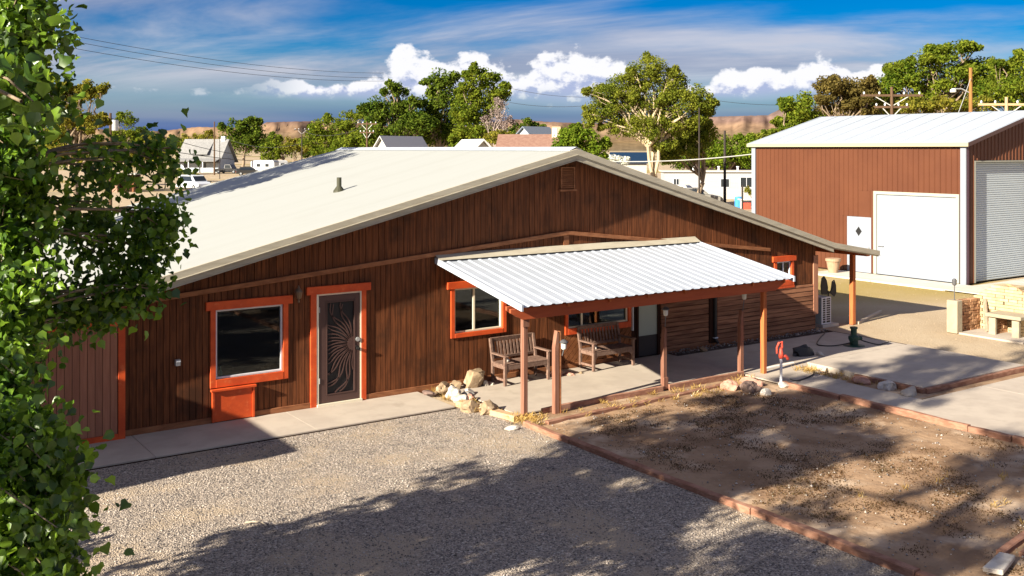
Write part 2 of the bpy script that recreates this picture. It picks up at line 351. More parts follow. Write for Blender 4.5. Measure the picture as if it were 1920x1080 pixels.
o = pebbles('gravel_pebbles', 60000, (1, 10.0, 6, 15.88), .004, .021, PEB, 3, in_view); tag(o, 'loose grey and tan gravel covering the drive', 'gravel', kind='stuff')
# dirt yard, gently uneven
def uneven(x0, x1, y0, y1, z, nx, ny, amp, f, seed):
    vs = []; fs = []
    for j in range(ny+1):
        for i in range(nx+1):
            x = x0+(x1-x0)*i/nx; y = y0+(y1-y0)*j/ny; e = min(i, nx-i, j, ny-j)
            vs.append((x, y, z + (amp*(mnoise.noise((x*f, y*f, seed))+.5*mnoise.noise((x*f*3, y*f*3, seed+4)))+amp*.6)*min(1, e/3)))
    for j in range(ny):
        for i in range(nx): a = j*(nx+1)+i; fs.append((a, a+1, a+nx+2, a+nx+1))
    return vs, fs
struct('dirt_yard', uneven(10.18, 16.0, 4.0, 14.75, .004, 90, 140, .028, 1.1, 3), DIRT, smooth=True)
o = pebbles('yard_pebbles', 1600, (10.3, 15.9, 5, 14.5), .008, .03, PEB, 8, in_view, z=.03); tag(o, 'small pale stones strewn over the bare dirt yard', 'pebbles', kind='stuff')
def tufts(name, spots, nb, h, spread, m, seed, wd=.004):
    r = np.random.default_rng(seed); V = []; F = []
    for (x, y, z, k) in spots:
        for b in range(int(nb*k)):
            a = r.uniform(0, 6.283); d = r.uniform(0, spread)*k; bx, by = x+math.cos(a)*d, y+math.sin(a)*d
            l = h*r.uniform(.4, 1.1)*(.5+.5*k); t = r.uniform(.2, 1.3); a2 = r.uniform(0, 6.283)
            ox, oy = math.cos(a2)*l*math.sin(t), math.sin(a2)*l*math.sin(t); pxx, pyy = -math.sin(a2)*wd, math.cos(a2)*wd
            n = len(V); V += [(bx-pxx, by-pyy, z), (bx+pxx, by+pyy, z), (bx+ox*.5+pxx*.8, by+oy*.5+pyy*.8, z+l*math.cos(t)*.65), (bx+ox, by+oy, z+l*math.cos(t))]
            F += [(n, n+1, n+2, n+3)]
    return big_mesh(name, V, F, m)
sp = []
for i in range(3600):   # mats of dead weeds, clustered by noise
    x, y = rnd.uniform(10.4, 15.8), rnd.uniform(5.2, 13.9)
    if mnoise.noise((x*.7, y*.7, 2.2)) + .5*mnoise.noise((x*2.1, y*2.1, 5.2)) >  -.02: sp.append((x, y, .02, rnd.uniform(.4, 1.4)))
o = tufts('dead_weeds', sp, 17, .026, .17, WEED, 5, .0075); tag(o, 'brown mats of dead weeds over the bare dirt yard', 'weeds', kind='stuff')
sp = [(rnd.uniform(10.3, 15.4), 14.22+rnd.uniform(-.22, .1)+.0*i, .02, rnd.uniform(.4, 1)) for i in range(26)]
sp += [(rnd.uniform(10.9, 16.0), rnd.uniform(14.4, 14.66), .02, rnd.uniform(.3, .8)) for i in range(24)]
sp += [(10.3+rnd.gauss(0, .18), 14.5+rnd.gauss(0, .16), .02, rnd.uniform(.5, 1.1)) for i in range(26)]
sp += [(9.95+rnd.gauss(0, .08), 16.2+rnd.gauss(0, .5), .02, rnd.uniform(.4, .9)) for i in range(26)]
sp += [(17.48+rnd.gauss(0, .1), rnd.uniform(12.6, 14.6), .02, rnd.uniform(.4, 1)) for i in range(40)]
sp += [(rnd.uniform(11, 16), rnd.uniform(5.4, 9), .03, rnd.uniform(.3, .7)) for i in range(26)]
o = tufts('dry_grass', sp, 24, .16, .12, DRYG, 6, .0035); tag(o, 'straw coloured dry grass along the timber edging', 'grass', kind='stuff')

# ---- concrete: slabs are pieces of each paved area
pth = struct('path', MB().box(-3, 9.72, 15.95, 17.36, -.05, .012), DARK)
for a, b in ((-3, -.2), (-.2, 2.05), (2.05, 4.34), (4.345, 7.0), (7.0, 9.70)):
    obj('slab', MB().box(a, b-.005, 15.955, 17.35, -.03, .035), CONC, pth, bevel=.002)
pp = struct('porch_floor', MB().box(10.32, 21.9, 14.86, 17.34, -.05, .010), DARK)
obj('slab', MB().box(10.34, 16.245, 14.88, 17.33, -.03, .032), CONC, pp, bevel=.002)
for a, b in ((16.25, 18.7), (18.7, 21.75)): obj('slab', MB().box(a, b-.005, 14.88, 16.98, -.03, .032), CONC, pp, bevel=.002)
wk = struct('walkway', MB().box(16.09, 22.49, 3.0, 11.44, -.05, .006).box(16.09, 17.25, 11.441, 14.84, -.05, .006), DARK)
for x0, x1, y0, y1 in ((16.1, 17.25, 11.45, 13.2), (16.1, 17.6, 13.21, 14.86), (17.61, 21.7, 14.64, 14.86), (16.1, 19.2, 8.3, 11.44), (19.21, 22.5, 8.3, 11.44), (16.1, 19.2, 4, 8.29), (19.21, 22.5, 4, 8.29)):
    obj('slab', MB().box(x0, x1, y0, y1, -.03, .028), CONC, wk, bevel=.002)
struct('soil_strip', uneven(17.22, 17.75, 11.5, 14.6, .014, 6, 40, .03, 2, 7), DIRT, smooth=True)
rs = struct('raised_slab', MB().box(17.78, 21.4, 11.78, 14.58, -.02, .125), CONC, bevel=.008)
struct('slab_joint_soil', uneven(17.7, 22.5, 11.46, 11.66, .014, 60, 4, .02, 3, 2), DIRT, smooth=True)
bed = struct('soil_bed', uneven(16.2, 21.6, 16.98, 17.36, .02, 60, 6, .05, 3, 9), mat('dark_soil', (.06,.045,.04), (.10,.08,.07), scale=9, rough=.95, spec=.1), smooth=True)
o = pebbles('bed_pebbles', 500, (16.2, 21.6, 17.0, 17.33), .015, .045, mat('bed_stones', (.16,.13,.12), (.28,.25,.23), scale=4, rough=.9, irand=.5), 12, z=.07); tag(o, 'dark pebbles in the soil strip along the house wall', 'pebbles', kind='stuff')
ap = struct('shed_apron', MB().box(31.25, 45, 16.4, 19.9, -.05, .02), CONCW)
for x0, x1, y0, y1 in ((31.25, 32.9, 19.95, 22.8), (31.25, 32.9, 22.82, 25.6)): obj('slab', MB().box(x0, x1, y0, y1, -.04, .045), CONCW, ap, bevel=.006)
for x0, x1 in ((31.25, 35.2), (35.22, 39.5), (39.52, 44.9)): obj('slab', MB().box(x0, x1, 16.5, 19.93, -.04, .045), CONCW, ap, bevel=.006)
# faint sandy patches and small flat stones in the side yard
o = pebbles('side_yard_pebbles', 700, (21.5, 31, 12.5, 24), .006, .022, mat('sand_stones', (.40,.30,.19), (.50,.40,.28), scale=4, rough=.9, irand=.3), 15, in_view, z=-.01); tag(o, 'tan pebbles scattered over the sandy side yard', 'pebbles', kind='stuff')

# ---- mesa and hills on the skyline
def mesa():
    m, nt, out = NT('mesa_rock'); N = nt.nodes; L = nt.links
    b = N.new('ShaderNodeBsdfPrincipled'); L.new(b.outputs[0], out.inputs[0]); b.inputs['Roughness'].default_value = 1; b.inputs['Specular IOR Level'].default_value = 0
    tc = N.new('ShaderNodeTexCoord'); sx = N.new('ShaderNodeSeparateXYZ'); L.new(tc.outputs['Object'], sx.inputs[0])
    n = N.new('ShaderNodeTexNoise'); n.inputs['Scale'].default_value = .004; n.inputs['Detail'].default_value = 8; L.new(tc.outputs['Object'], n.inputs['Vector'])
    a = N.new('ShaderNodeMath'); a.operation = 'MULTIPLY_ADD'; L.new(n.outputs[0], a.inputs[0]); a.inputs[1].default_value = 34; L.new(sx.outputs[2], a.inputs[2])
    mr = N.new('ShaderNodeMapRange'); L.new(a.outputs[0], mr.inputs[0]); mr.inputs[1].default_value = 10; mr.inputs[2].default_value = 150
    r = N.new('ShaderNodeValToRGB'); L.new(mr.outputs[0], r.inputs[0]); e = r.color_ramp.elements
    e[0].color = (.32,.26,.18,1); e[1].position = 1; e[1].color = (.27,.20,.18,1)
    for p, c in ((.2,(.42,.29,.15,1)), (.34,(.40,.27,.16,1)), (.42,(.44,.31,.19,1)), (.55,(.40,.26,.17,1)), (.62,(.44,.29,.19,1)), (.74,(.31,.20,.165,1)), (.82,(.36,.24,.20,1))):
        q = e.new(p); q.color = c
    n2 = N.new('ShaderNodeTexNoise'); n2.inputs['Scale'].default_value = .03; n2.inputs['Detail'].default_value = 6; L.new(tc.outputs['Object'], n2.inputs['Vector'])
    m2 = N.new('ShaderNodeMapRange'); L.new(n2.outputs[0], m2.inputs[0]); m2.inputs[1].default_value = .3; m2.inputs[2].default_value = .7; m2.inputs[3].default_value = .36; m2.inputs[4].default_value = .60
    h = N.new('ShaderNodeHueSaturation'); L.new(r.outputs[0], h.inputs['Color']); L.new(m2.outputs[0], h.inputs['Value']); L.new(h.outputs[0], b.inputs['Base Color'])
    # skyline heights, as (bearing column, row of the rim) on a table of land 3 to 4.5 km out
    sky = [(-900,242),(0,240),(180,242),(300,246),(370,238),(480,240),(500,229),(590,227),(640,231),(760,238),(900,236),(960,223),(1020,228),(1110,232),(1200,226),(1330,219),(1440,216),(1462,205),(1478,197),(1492,203),(1520,212),(1700,214),(2200,216),(2900,222)]
    def top(px):
        for (a, ya), (b, yb) in zip(sky, sky[1:]):
            if a <= px <= b: return ya+(yb-ya)*(px-a)/(b-a)
        return 240
    cols = list(range(-880, 2880, 4)); prof = [(0,0),(.10,.05),(.25,.16),(.38,.27),(.48,.38),(.55,.47),(.60,.56),(.63,.66),(.645,.80),(.66,.92),(.68,1.0),(.8,1.01),(1,.98)]
    vs = []; fs = []; K = len(prof)
    for px in cols:
        nx = mnoise.noise((px*.013, 1.7, 0)); n2_ = mnoise.noise((px*.06, 4.7, 0)); n3 = mnoise.noise((px*.21, 9.1, 0))
        D0 = 2300 + 160*nx + 45*n2_ + 12*n3
        for k, (t, hh) in enumerate(prof):
            D = D0 + 1700*t + 25*mnoise.noise((px*.1, k*.7, 3)); zt = CAMZ + (279-top(px))/FPX*(D0+1700*.68) + 2*n3
            z = -2 + (zt+2)*hh + 3*mnoise.noise((px*.15, k*.9, 8))*(1 if 0 < k < K-3 else 0)
            vs.append(at(px, D, z))
    for i in range(len(cols)-1):
        for k in range(K-1): a = i*K+k; fs.append((a, a+K, a+K+1, a+1))
    struct('mesa', (vs, fs), m, smooth=True)
mesa()
# ================================================================== the house
WY = 17.40                      # plane behind the siding
XR, ZR = 13.33, 4.74            # ridge
def zroof(x):
    if x <= XR: return ZR - .243*(XR-x)
    if x <= 21.75: return ZR - .288*(x-XR)
    return ZR - .288*(21.75-XR) - .165*(x-21.75)
XL, XRW = 2.0, 21.55
def ztop(x): return zroof(x) - .10
house = thing('house', 'long brown wood sided house with cream gabled metal roof and orange red trim', 'house', (12, 22, 0))
# openings x0,x1,z0,z1
OPEN = {'w1': (5.74, 6.96, .77, 1.97), 'door': (7.60, 8.50, -.1, 2.09), 'w2': (10.55, 11.70, 1.07, 1.96), 'w3': (13.40, 15.10, .88, 1.95), 'bd': (15.36, 16.06, -.1, 1.95), 'w4': (20.02, 20.57, 1.42, 1.90)}
def band(x):                    # top of the gabled trim band
    return 2.99 - (.082*(13.37-x) if x < 13.37 else .113*(x-13.37))
def free(x0, x1, z0, z1, pad=0.0):
    iv = [(z0, z1)]
    for a, b, c, d in OPEN.values():
        if x1 > a-pad+.001 and x0 < b+pad-.001:
            nv = []
            for p, q in iv:
                if d <= p or c >= q: nv.append((p, q)); continue
                if c > p: nv.append((p, c))
                if d < q: nv.append((d, q))
            iv = nv
    return [(p, q) for p, q in iv if q-p > .02]
def strip(mb, x0, x1, y0, y1, z0, za, zb):
    return mb.prism([(x0,y0,z0),(x1,y0,z0),(x1,y0,zb),(x0,y0,za)], (0, y1-y0, 0))
wall = MB()
xs = sorted({XL, XRW, XR} | {v for o_ in OPEN.values() for v in o_[:2]})
for a, b in zip(xs, xs[1:]):
    zc = min(ztop(a), ztop(b))
    for p, q in free(a+.002, b-.002, 0, zc):
        if abs(q-zc) < 1e-6: strip(wall, a, b, WY, WY+.12, p, ztop(a), ztop(b))
        else: wall.box(a, b, WY, WY+.12, p, q)
wall = obj('wall', wall, DARK, house)
sw = MB().box(XL, XL+.12, WY+.121, 28.3, 0, ztop(XL)-.02).box(XRW-.12, XRW, WY+.121, 28.3, 0, ztop(XRW)-.02)
sw.prism([(XL,28.3,0),(XRW,28.3,0),(XRW,28.3,ztop(XRW)),(XR,28.3,ztop(XR)),(XL,28.3,ztop(XL))], (0,.12,0))
obj('side_wall', sw, WOOD, house)
obj('room_floor', MB().box(XL+.13, XRW-.13, WY+.13, 28.2, -.02, .02), ROOM, house)
obj('room_partition', MB().box(XL+.13, XRW-.13, WY+1.6, WY+1.7, .03, 1.7), ROOM, house)
# vertical planks
PW = .110
def planks(xa, xb, zlo, zhi, m, w_=PW, gap=.011, th=.022, y=WY):
    n = max(1, round((xb-xa)/w_)); s = (xb-xa)/n
    for i in range(n):
        a, b = xa+i*s+gap/2, xa+(i+1)*s-gap/2
        la, lb = zlo(a), zlo(b); ha, hb = zhi(a), zhi(b); zc = min(ha, hb)
        for p, q in free(a, b, min(la, lb), zc):
            d = rnd.uniform(-.003, .003); mb = MB(); low = abs(p-min(la, lb)) < 1e-6; up = abs(q-zc) < 1e-6
            mb.prism([(a,y-th-d,la if low else p),(b,y-th-d,lb if low else p),(b,y-th-d,hb if up else q),(a,y-th-d,ha if up else q)], (0, th+d-.001, 0))
            obj('plank', mb, m, wall)
lowz = lambda x: .12
planks(XL, 13.30, lowz, lambda x: band(x)-.05, WOOD)
planks(13.30, 15.22, lambda x: 1.98, lambda x: band(x)-.05, WOOD, .13)
planks(15.22, XRW-.02, lambda x: 1.26, lambda x: min(band(x)-.05, ztop(x)-.01), WOOD, .135)
def gap_top(x): return ztop(x) - .004
planks(4.0, XR, lambda x: band(x)-.049, gap_top, WOOD, .135)
planks(XR, XRW-.02, lambda x: band(x)-.049, gap_top, WOOD, .135)
# diagonal boards beneath the porch window, clipped to their panel
def diag(xa, xb, za, zb, s=.11, up=1):
    def clip(poly, f):
        out = []
        for i in range(len(poly)):
            p, q = poly[i], poly[(i+1) % len(poly)]; fp, fq = f(p), f(q)
            if fp >= 0: out.append(p)
            if fp*fq < 0: t = fp/(fp-fq); out.append((p[0]+(q[0]-p[0])*t, p[1]+(q[1]-p[1])*t))
        return out
    L_ = (xb-xa)+(zb-za); k = 0
    c = -(zb-za)
    while c < (xb-xa):
        g = .010
        poly = [(xa+c+g, za), (xa+c+s*1.414-g, za), (xa+c+s*1.414-g+(zb-za), zb), (xa+c+g+(zb-za), zb)]
        for f in (lambda p: p[0]-xa, lambda p: xb-p[0]):
            if poly: poly = clip(poly, f)
        if len(poly) >= 3: obj('plank', MB().prism([(x, WY-.024, z) for x, z in poly], (0, .023, 0)), WOOD_DIAG, wall)
        c += s*1.414
diag(13.31, 15.20, .12, .80)
# rough horizontal boards on the right hand stretch
zc = .10; k = 0
while zc < 1.25:
    h = rnd.uniform(.095, .125); z1 = min(zc+h-.01, 1.255)
    for a, b in ((16.10, 17.62), (17.90, 21.50)):
        n = 8; top = [(a+(b-a)*i/n, WY-.03, z1+rnd.uniform(-.012, .004)) for i in range(n+1)]
        obj('plank', MB().prism([(a, WY-.042, zc), (b, WY-.042, zc)] + [(x, WY-.034, z) for x, y, z in reversed(top)], (0, .04, 0)), WOOD_LAP, wall)
    zc += h
obj('base_board', MB().box(XL, 7.50, WY-.045, WY-.001, .0, .13).box(8.60, 15.2, WY-.045, WY-.001, .0, .13).box(16.1, 21.5, WY-.03, WY-.001, 0, .10), TRIMW, house, bevel=.004)
tb = MB()
for a, b in ((3.6, 13.37), (13.37, 19.75)):
    tb.prism([(a,WY-.075,band(a)-.085),(b,WY-.075,band(b)-.085),(b,WY-.075,band(b)),(a,WY-.075,band(a))], (0,.074,0))
obj('band_board', tb, TRIMW, house, bevel=.004)
obj('king_board', MB().box(13.28, 13.42, WY-.040, WY-.001, band(13.3)-.34, band(13.3)-.09), TRIMW, house)
obj('corner_board', MB().box(21.42, 21.60, WY-.05, WY-.0005, .45, 1.98), mat('pink_brown_board', (.42,.20,.12), (.34,.15,.09), scale=3, stretch=(8,8,.5), rough=.8), house, bevel=.004)
obj('corner_post', MB().box(17.64, 17.72, WY-.06, WY-.001, .2, 1.9), DARK, house)
ds = obj('downspout', MB().tube([(17.80, WY-.07, 1.95), (17.80, WY-.07, .22), (17.80, WY-.16, .12)], .04, 8), BLACK, house)
obj('strap', MB().box(17.745, 17.855, WY-.12, WY-.03, .225, .25), WHITE, ds); obj('conduit', MB().box(17.62, 17.90, WY-.05, WY-.028, .12, 1.9), DARK, house)
# louvre vent
vn = obj('gable_vent', MB().box(13.19, 13.22, WY-.06, WY, 3.88, 4.36).box(13.54, 13.57, WY-.06, WY, 3.88, 4.36).box(13.22, 13.54, WY-.06, WY, 4.33, 4.36).box(13.15, 13.60, WY-.09, WY, 3.84, 3.88), TRIMW, house)
obj('vent_back', MB().box(13.22, 13.54, WY-.024, WY-.0235, 3.885, 4.325), DARK, vn)
for i in range(9): obj('slat', MB().prism([(13.222, WY-.055, 3.90+i*.048), (13.222, WY-.049, 3.894+i*.048), (13.222, WY-.026, 3.93+i*.048), (13.222, WY-.032, 3.936+i*.048)], (.316, 0, 0)), TRIMW, vn)
# ---- roof
YF, YB, EL, ER = 17.00, 28.62, 1.4, 23.62
roof = MB(); T = .045
roof.prism([(EL,YF,zroof(EL)),(XR,YF,ZR),(21.75,YF,zroof(21.75)),(ER,YF,zroof(ER)),(ER,YF,zroof(ER)-T),(21.75,YF,zroof(21.75)-T),(XR,YF,ZR-T),(EL,YF,zroof(EL)-T)], (0, YB-YF, 0))
roof = obj('roof', roof, ROOF, house)
rc = MB()
for sgn in (-1, 1):
    q = XR+sgn*.18; rc.prism([(XR, YF-.012, ZR+.045), (q, YF-.012, zroof(q)+.016), (q, YF-.012, zroof(q)+.022), (XR, YF-.012, ZR+.052)], (0, YB-YF+.02, 0))
obj('ridge_cap', rc, WROOF, roof)
def rake(name, off0, off1, y0, y1, m, rows=((EL-.01, XR), (XR, 21.75), (21.75, ER+.02))):
    for a, b in rows:
        obj(name, MB().prism([(a,y0,zroof(a)+off0),(b,y0,zroof(b)+off0),(b,y0,zroof(b)+off1),(a,y0,zroof(a)+off1)], (0,y1-y0,0)), m, roof, bevel=.003)
rake('fascia', -.22, -.105, YF-.022, YF+.03, BEIGE, ((EL, XR), (XR, 21.75)))
rake('fascia', -.15, -.105, YF-.022, YF+.03, BEIGE, ((21.75, ER),))
rake('drip_edge', -.105, .012, YF-.050, YF-.002, BEIGE)
rake('lip', -.122, -.106, YF-.066, YF-.0025, BEIGE)
rake('lip', -.236, -.2205, YF-.034, YF+.03, BEIGE, ((EL, XR), (XR, 21.75)))
sf = MB()
for a, b in ((EL, XR), (XR, 21.6)): sf.prism([(a,YF+.03,zroof(a)-.16),(b,YF+.03,zroof(b)-.16),(b,YF+.03,zroof(b)-.145),(a,YF+.03,zroof(a)-.145)], (0, WY-YF-.055, 0))
obj('soffit', sf, DARK, roof)
obj('eave_fascia', MB().box(EL-.025, EL+.0, YF, YB, zroof(EL)-.20, zroof(EL)-.02).box(ER, ER+.025, YF, YB, zroof(ER)-.13, zroof(ER)-.02), BEIGE, roof)
rk = MB().prism([(EL,YB+.001,zroof(EL)-.2),(XR,YB+.001,ZR-.2),(XR,YB+.001,ZR),(EL,YB+.001,zroof(EL))], (0,.03,0)); obj('rear_fascia', rk, BEIGE, roof)
# lean-to posts and beam under the right hand eave
for y in (17.52, 20.9, 24.4, 27.8): obj('eave_post', MB().box(23.17, 23.29, y-.06, y+.06, 0, 1.88), ORANGEPOST, house, bevel=.005)
obj('eave_beam', MB().box(23.16, 23.30, YF+.02, YB-.1, 1.885, 2.01), ORANGEPOST, house)
obj('lean_to_soffit', MB().prism([(21.6,YF+.04,zroof(21.75)-.075),(23.6,YF+.04,zroof(23.6)-.066),(23.6,YF+.04,zroof(23.6)-.05),(21.6,YF+.04,zroof(21.75)-.055)], (0, YB-YF-.1, 0)), ORANGEPOST, roof)
# plumbing vent on the roof
vp = Vector((9.55, 20.6, 0)); vp.z = zroof(vp.x)
vb = obj('vent_pipe', MB().lathe(vp, [(.13,-.03),(.125,.01),(.06,.10),(.052,.11),(.052,.30)], 14), mat('olive_black_pipe', (.05,.05,.03), rough=.6), roof, smooth=False)
# ---- windows and doors
def win(key, hx, jw, hh, sillh, extra=0, mull=False, frame=CREAM, jamb=RED):
    a, b, c, d = OPEN[key]; t = .024+.026; y0 = WY-t
    root = obj('window', MB().box(a-jw, a-.001, y0, WY-.0005, c-sillh, d), jamb, house, bevel=.004)
    obj('jamb', MB().box(b+.001, b+jw, y0, WY-.0005, c-sillh, d), jamb, root, bevel=.004)
    obj('header', MB().box(a-jw-hx, b+jw+hx, y0-.018, WY-.0005, d+.001, d+hh), jamb, root, bevel=.004)
    if sillh: obj('sill', MB().box(a-.0005, b+.0005, y0-.004, WY+.02, c-sillh, c-.001), jamb, root, bevel=.004)
    f = .035
    obj('frame', MB().box(a, a+f, WY-.005, WY+.06, c, d).box(b-f, b, WY-.005, WY+.06, c, d).box(a+f, b-f, WY-.005, WY+.06, c, c+f).box(a+f, b-f, WY-.005, WY+.06, d-f, d), frame, root, bevel=.003)
    if mull:
        mx_ = (a+b)/2 + mull
        obj('mullion', MB().box(mx_-.022, mx_+.022, WY-.003, WY+.055, c+f, d-f), frame, root)
        obj('pane', MB().box(a+f, mx_-.022, WY+.02, WY+.026, c+f, d-f), GLASS, root); obj('pane', MB().box(mx_+.022, b-f, WY+.032, WY+.038, c+f, d-f), GLASS, root)
    else: obj('pane', MB().box(a+f, b-f, WY+.025, WY+.031, c+f, d-f), GLASS, root)
    return root
w1 = win('w1', .08, .095, .15, .14, frame=WHITE)
w2 = win('w2', .085, .09, .14, .09, mull=-.10)
w3 = win('w3', .04, .085, .13, .13, mull=-.45)
w4 = win('w4', .07, .09, .14, .14, mull=.0, frame=WHITE); 
a, b, c, d = OPEN['w4']
obj('mullion', MB().box((a+b)/2-.02, (a+b)/2+.02, WY-.003, WY+.02, c+.035, d-.035), WHITE, w4)
obj('lower_casing', MB().box(a-.09, b+.11, WY-.05, WY-.001, 1.22, 1.279), RED, w4)
# orange panel box below the picture window
pn = obj('access_panel', MB().box(5.70, 6.38, WY-.075, WY-.046, .05, .57), RED, house, bevel=.004)
obj('ledge', MB().box(5.64, 6.44, WY-.12, WY-.046, .575, .615), RED, pn, bevel=.004)
obj('edge_strip', MB().box(5.665, 5.70, WY-.095, WY-.046, .05, .574).box(6.38, 6.415, WY-.095, WY-.046, .05, .574), RED, pn)
# front door with its pierced sun screen
dr = obj('door', MB().box(7.60, 7.64, WY-.05, WY+.08, .04, 2.085).box(8.475, 8.50, WY-.05, WY+.08, .04, 2.085).box(7.64, 8.475, WY-.03, WY+.08, 2.055, 2.085), CREAM, house)
obj('jamb_trim', MB().box(7.48, 7.599, WY-.055, WY-.001, 0, 2.09).box(8.501, 8.60, WY-.055, WY-.001, .0, 2.09), RED, dr, bevel=.004)
obj('header', MB().box(7.40, 8.69, WY-.075, WY-.001, 2.092, 2.235), RED, dr, bevel=.004)
obj('threshold', MB().box(7.60, 8.50, WY-.09, WY+.08, .033, .075), CREAM, dr)
sy = WY-.04
obj('screen_frame', MB().box(7.645, 7.79, sy, sy+.035, .08, 2.05).box(8.37, 8.47, sy, sy+.035, .08, 2.05).box(7.79, 8.37, sy, sy+.035, .08, .22).box(7.79, 8.37, sy, sy+.035, 1.935, 2.05), SCREEN, dr, bevel=.003)
obj('inner_frame', MB().box(7.79, 7.81, sy-.008, sy+.02, .22, 1.935).box(8.35, 8.37, sy-.008, sy+.02, .22, 1.935).box(7.81, 8.35, sy-.008, sy+.02, .22, .24).box(7.81, 8.35, sy-.008, sy+.02, 1.915, 1.935), SCREEN, dr)
obj('mesh_screen', MB().box(7.81, 8.35, sy+.024, sy+.028, .24, 1.915), mat('black_mesh', (.01,.01,.012), rough=.6), dr)
def sun_screen():
    cx, cz = 8.35, 1.12; mb = MB(); x0, x1, z0, z1 = 7.81, 8.35, .24, 1.915
    half = [(cx, sy+.004, cz-.13)] + [(cx-.13*math.sin(t), sy+.004, cz-.13*math.cos(t)) for t in [math.pi*i/14 for i in range(15)]]
    mb.prism(half[1:], (0, .012, 0))
    for i in range(22):
        th = math.pi*(i+.5)/22; ph = i*1.9; pts = []
        for k in range(26):
            r_ = .11+k*.042; t2 = th + .17*math.sin(r_*7.5+(.6 if i % 2 else -.5))*(r_-.08)**.6 + (.04 if i % 2 else -.04)
            p = (cx-r_*math.sin(t2), cz-r_*math.cos(t2)*1.0)
            if not (x0 < p[0] < x1 and z0 < p[1] < z1): break
            pts.append(p)
        for (a1, b1), (a2, b2) in zip(pts, pts[1:]):
            d_ = math.hypot(a2-a1, b2-b1); nx, nz_ = -(b2-b1)/d_*.0105, (a2-a1)/d_*.0105
            mb.prism([(a1-nx, sy+.006, b1-nz_), (a2-nx, sy+.006, b2-nz_), (a2+nx, sy+.006, b2+nz_), (a1+nx, sy+.006, b1+nz_)], (0, .008, 0))
    return mb
obj('sun_screen', sun_screen(), SCREEN, dr)
hd = obj('handle', MB().tube([(8.42, sy-.05, 1.02), (8.42, sy-.06, 1.06), (8.36, sy-.06, 1.075)], .013, 8).tube([(8.42, sy, 1.02), (8.42, sy-.05, 1.02)], .03, 10), BLACK, dr)
obj('deadbolt', MB().tube([(8.42, sy, 1.19), (8.42, sy-.03, 1.19)], .04, 12), GREYM, dr)
for z in (.45, 1.75): obj('hinge', MB().tube([(7.655, sy-.008, z), (7.655, sy-.008, z+.1)], .009, 6), GREYM, dr)
# porch door
bd = obj('door', MB().box(15.36, 15.42, WY-.03, WY+.06, .03, 1.95).box(16.0, 16.06, WY-.03, WY+.06, .03, 1.95), DARK, house)
obj('lower_panel', MB().box(15.42, 16.0, WY+.0, WY+.04, .04, .5), mat('dark_door', (.03,.025,.024), rough=.6), bd)
obj('pane', MB().box(15.42, 16.0, WY+.0, WY+.03, .501, 1.95), mat('frosted_door_glass', (.33,.38,.33), rough=.3), bd)
obj('white_stop', MB().box(15.215, 15.24, WY-.06, WY-.001, .66, 1.95), WHITE, bd)
# sconce, outlet, wall lamp
scn = obj('wall_lamp', MB().lathe((7.22, WY-.12, 1.98), [(.012,0),(.02,.03),(.012,.06),(.05,.09),(.075,.20),(.06,.23),(.02,.27),(.01,.31)], 10), mat('brass_lamp', (.16,.11,.07), rough=.4, metal=.4), house)
obj('arm', MB().tube([(7.22, WY-.12, 2.06), (7.22, WY-.02, 2.12)], .012, 6), SCREEN, scn)
ob = obj('outlet_box', MB().box(5.04, 5.12, WY-.10, WY-.026, 1.10, 1.20), GREYM, house); obj('flap', MB().box(5.045, 5.115, WY-.13, WY-.101, 1.17, 1.185), WHITE, ob)
# sliding barn door on the far left of the gable
bn = obj('barn_door', MB().box(2.45, 4.20, WY-.135, WY-.105, .04, 1.96), DARK, house)
for i in range(13):
    x = 2.60+i*.115
    obj('plank', MB().box(x, x+.107, WY-.152, WY-.1355, .13, 1.87), mat('barn_plank', (.30,.12,.07), (.36,.155,.09), scale=3, stretch=(8,8,.5), rough=.8, orand=.1) if i == 0 else bpy.data.materials['barn_plank'], bn)
obj('rail', MB().box(4.10, 4.21, WY-.165, WY-.1355, .03, 1.97).box(2.45, 2.56, WY-.165, WY-.1355, .03, 1.97).box(2.561, 4.099, WY-.165, WY-.1355, .03, .125).box(2.561, 4.099, WY-.165, WY-.1355, 1.875, 1.97), RED, bn, bevel=.003)
obj('track', MB().box(2.3, 4.3, WY-.12, WY-.03, 1.99, 2.04), SCREEN, bn)
tag(obj('bottle', MB().lathe((5.86, WY+.08, .775), [(.035,0),(.035,.10),(.012,.14),(.012,.2)], 10), mat('green_glass_bottle', (.25,.35,.25), rough=.15), None), 'small pale green bottle on the sill inside the picture window', 'bottle')
obj('inner_sill', MB().box(5.74, 6.96, WY+.061, WY+.2, .74, .772), CREAM, house)

# ================================================================== patio cover
pc = thing('patio_cover', 'lean-to patio cover with white ribbed metal roof over the benches', 'patio cover', (13.6, 15.9, 0))
PX0, PX1, PY0, PY1, PZ0, PZ1 = 10.12, 17.14, 14.40, 17.36, 2.01, 2.57
def pz(y): return PZ0+(PZ1-PZ0)*(y-PY0)/(PY1-PY0)
prof = []; nr = 29; s = (PX1-PX0)/nr
for i in range(nr):
    x = PX0+i*s; prof += [(x, 0), (x+s*.52, 0), (x+s*.64, .015), (x+s*.84, .015), (x+s*.97, 0)]
prof.append((PX1, 0)); n = len(prof); vs = []
for y in (PY0, PY1):
    vs += [(x, y, pz(y)+h) for x, h in prof]
for y in (PY0, PY1): vs += [(x, y, pz(y)+h-.006) for x, h in prof]
fs = [(i, i+1, n+i+1, n+i) for i in range(n-1)] + [(2*n+i+1, 2*n+i, 3*n+i, 3*n+i+1) for i in range(n-1)] + [(i+1, i, 2*n+i, 2*n+i+1) for i in range(n-1)]
obj('roof_sheet', (vs, fs), WROOF, pc)
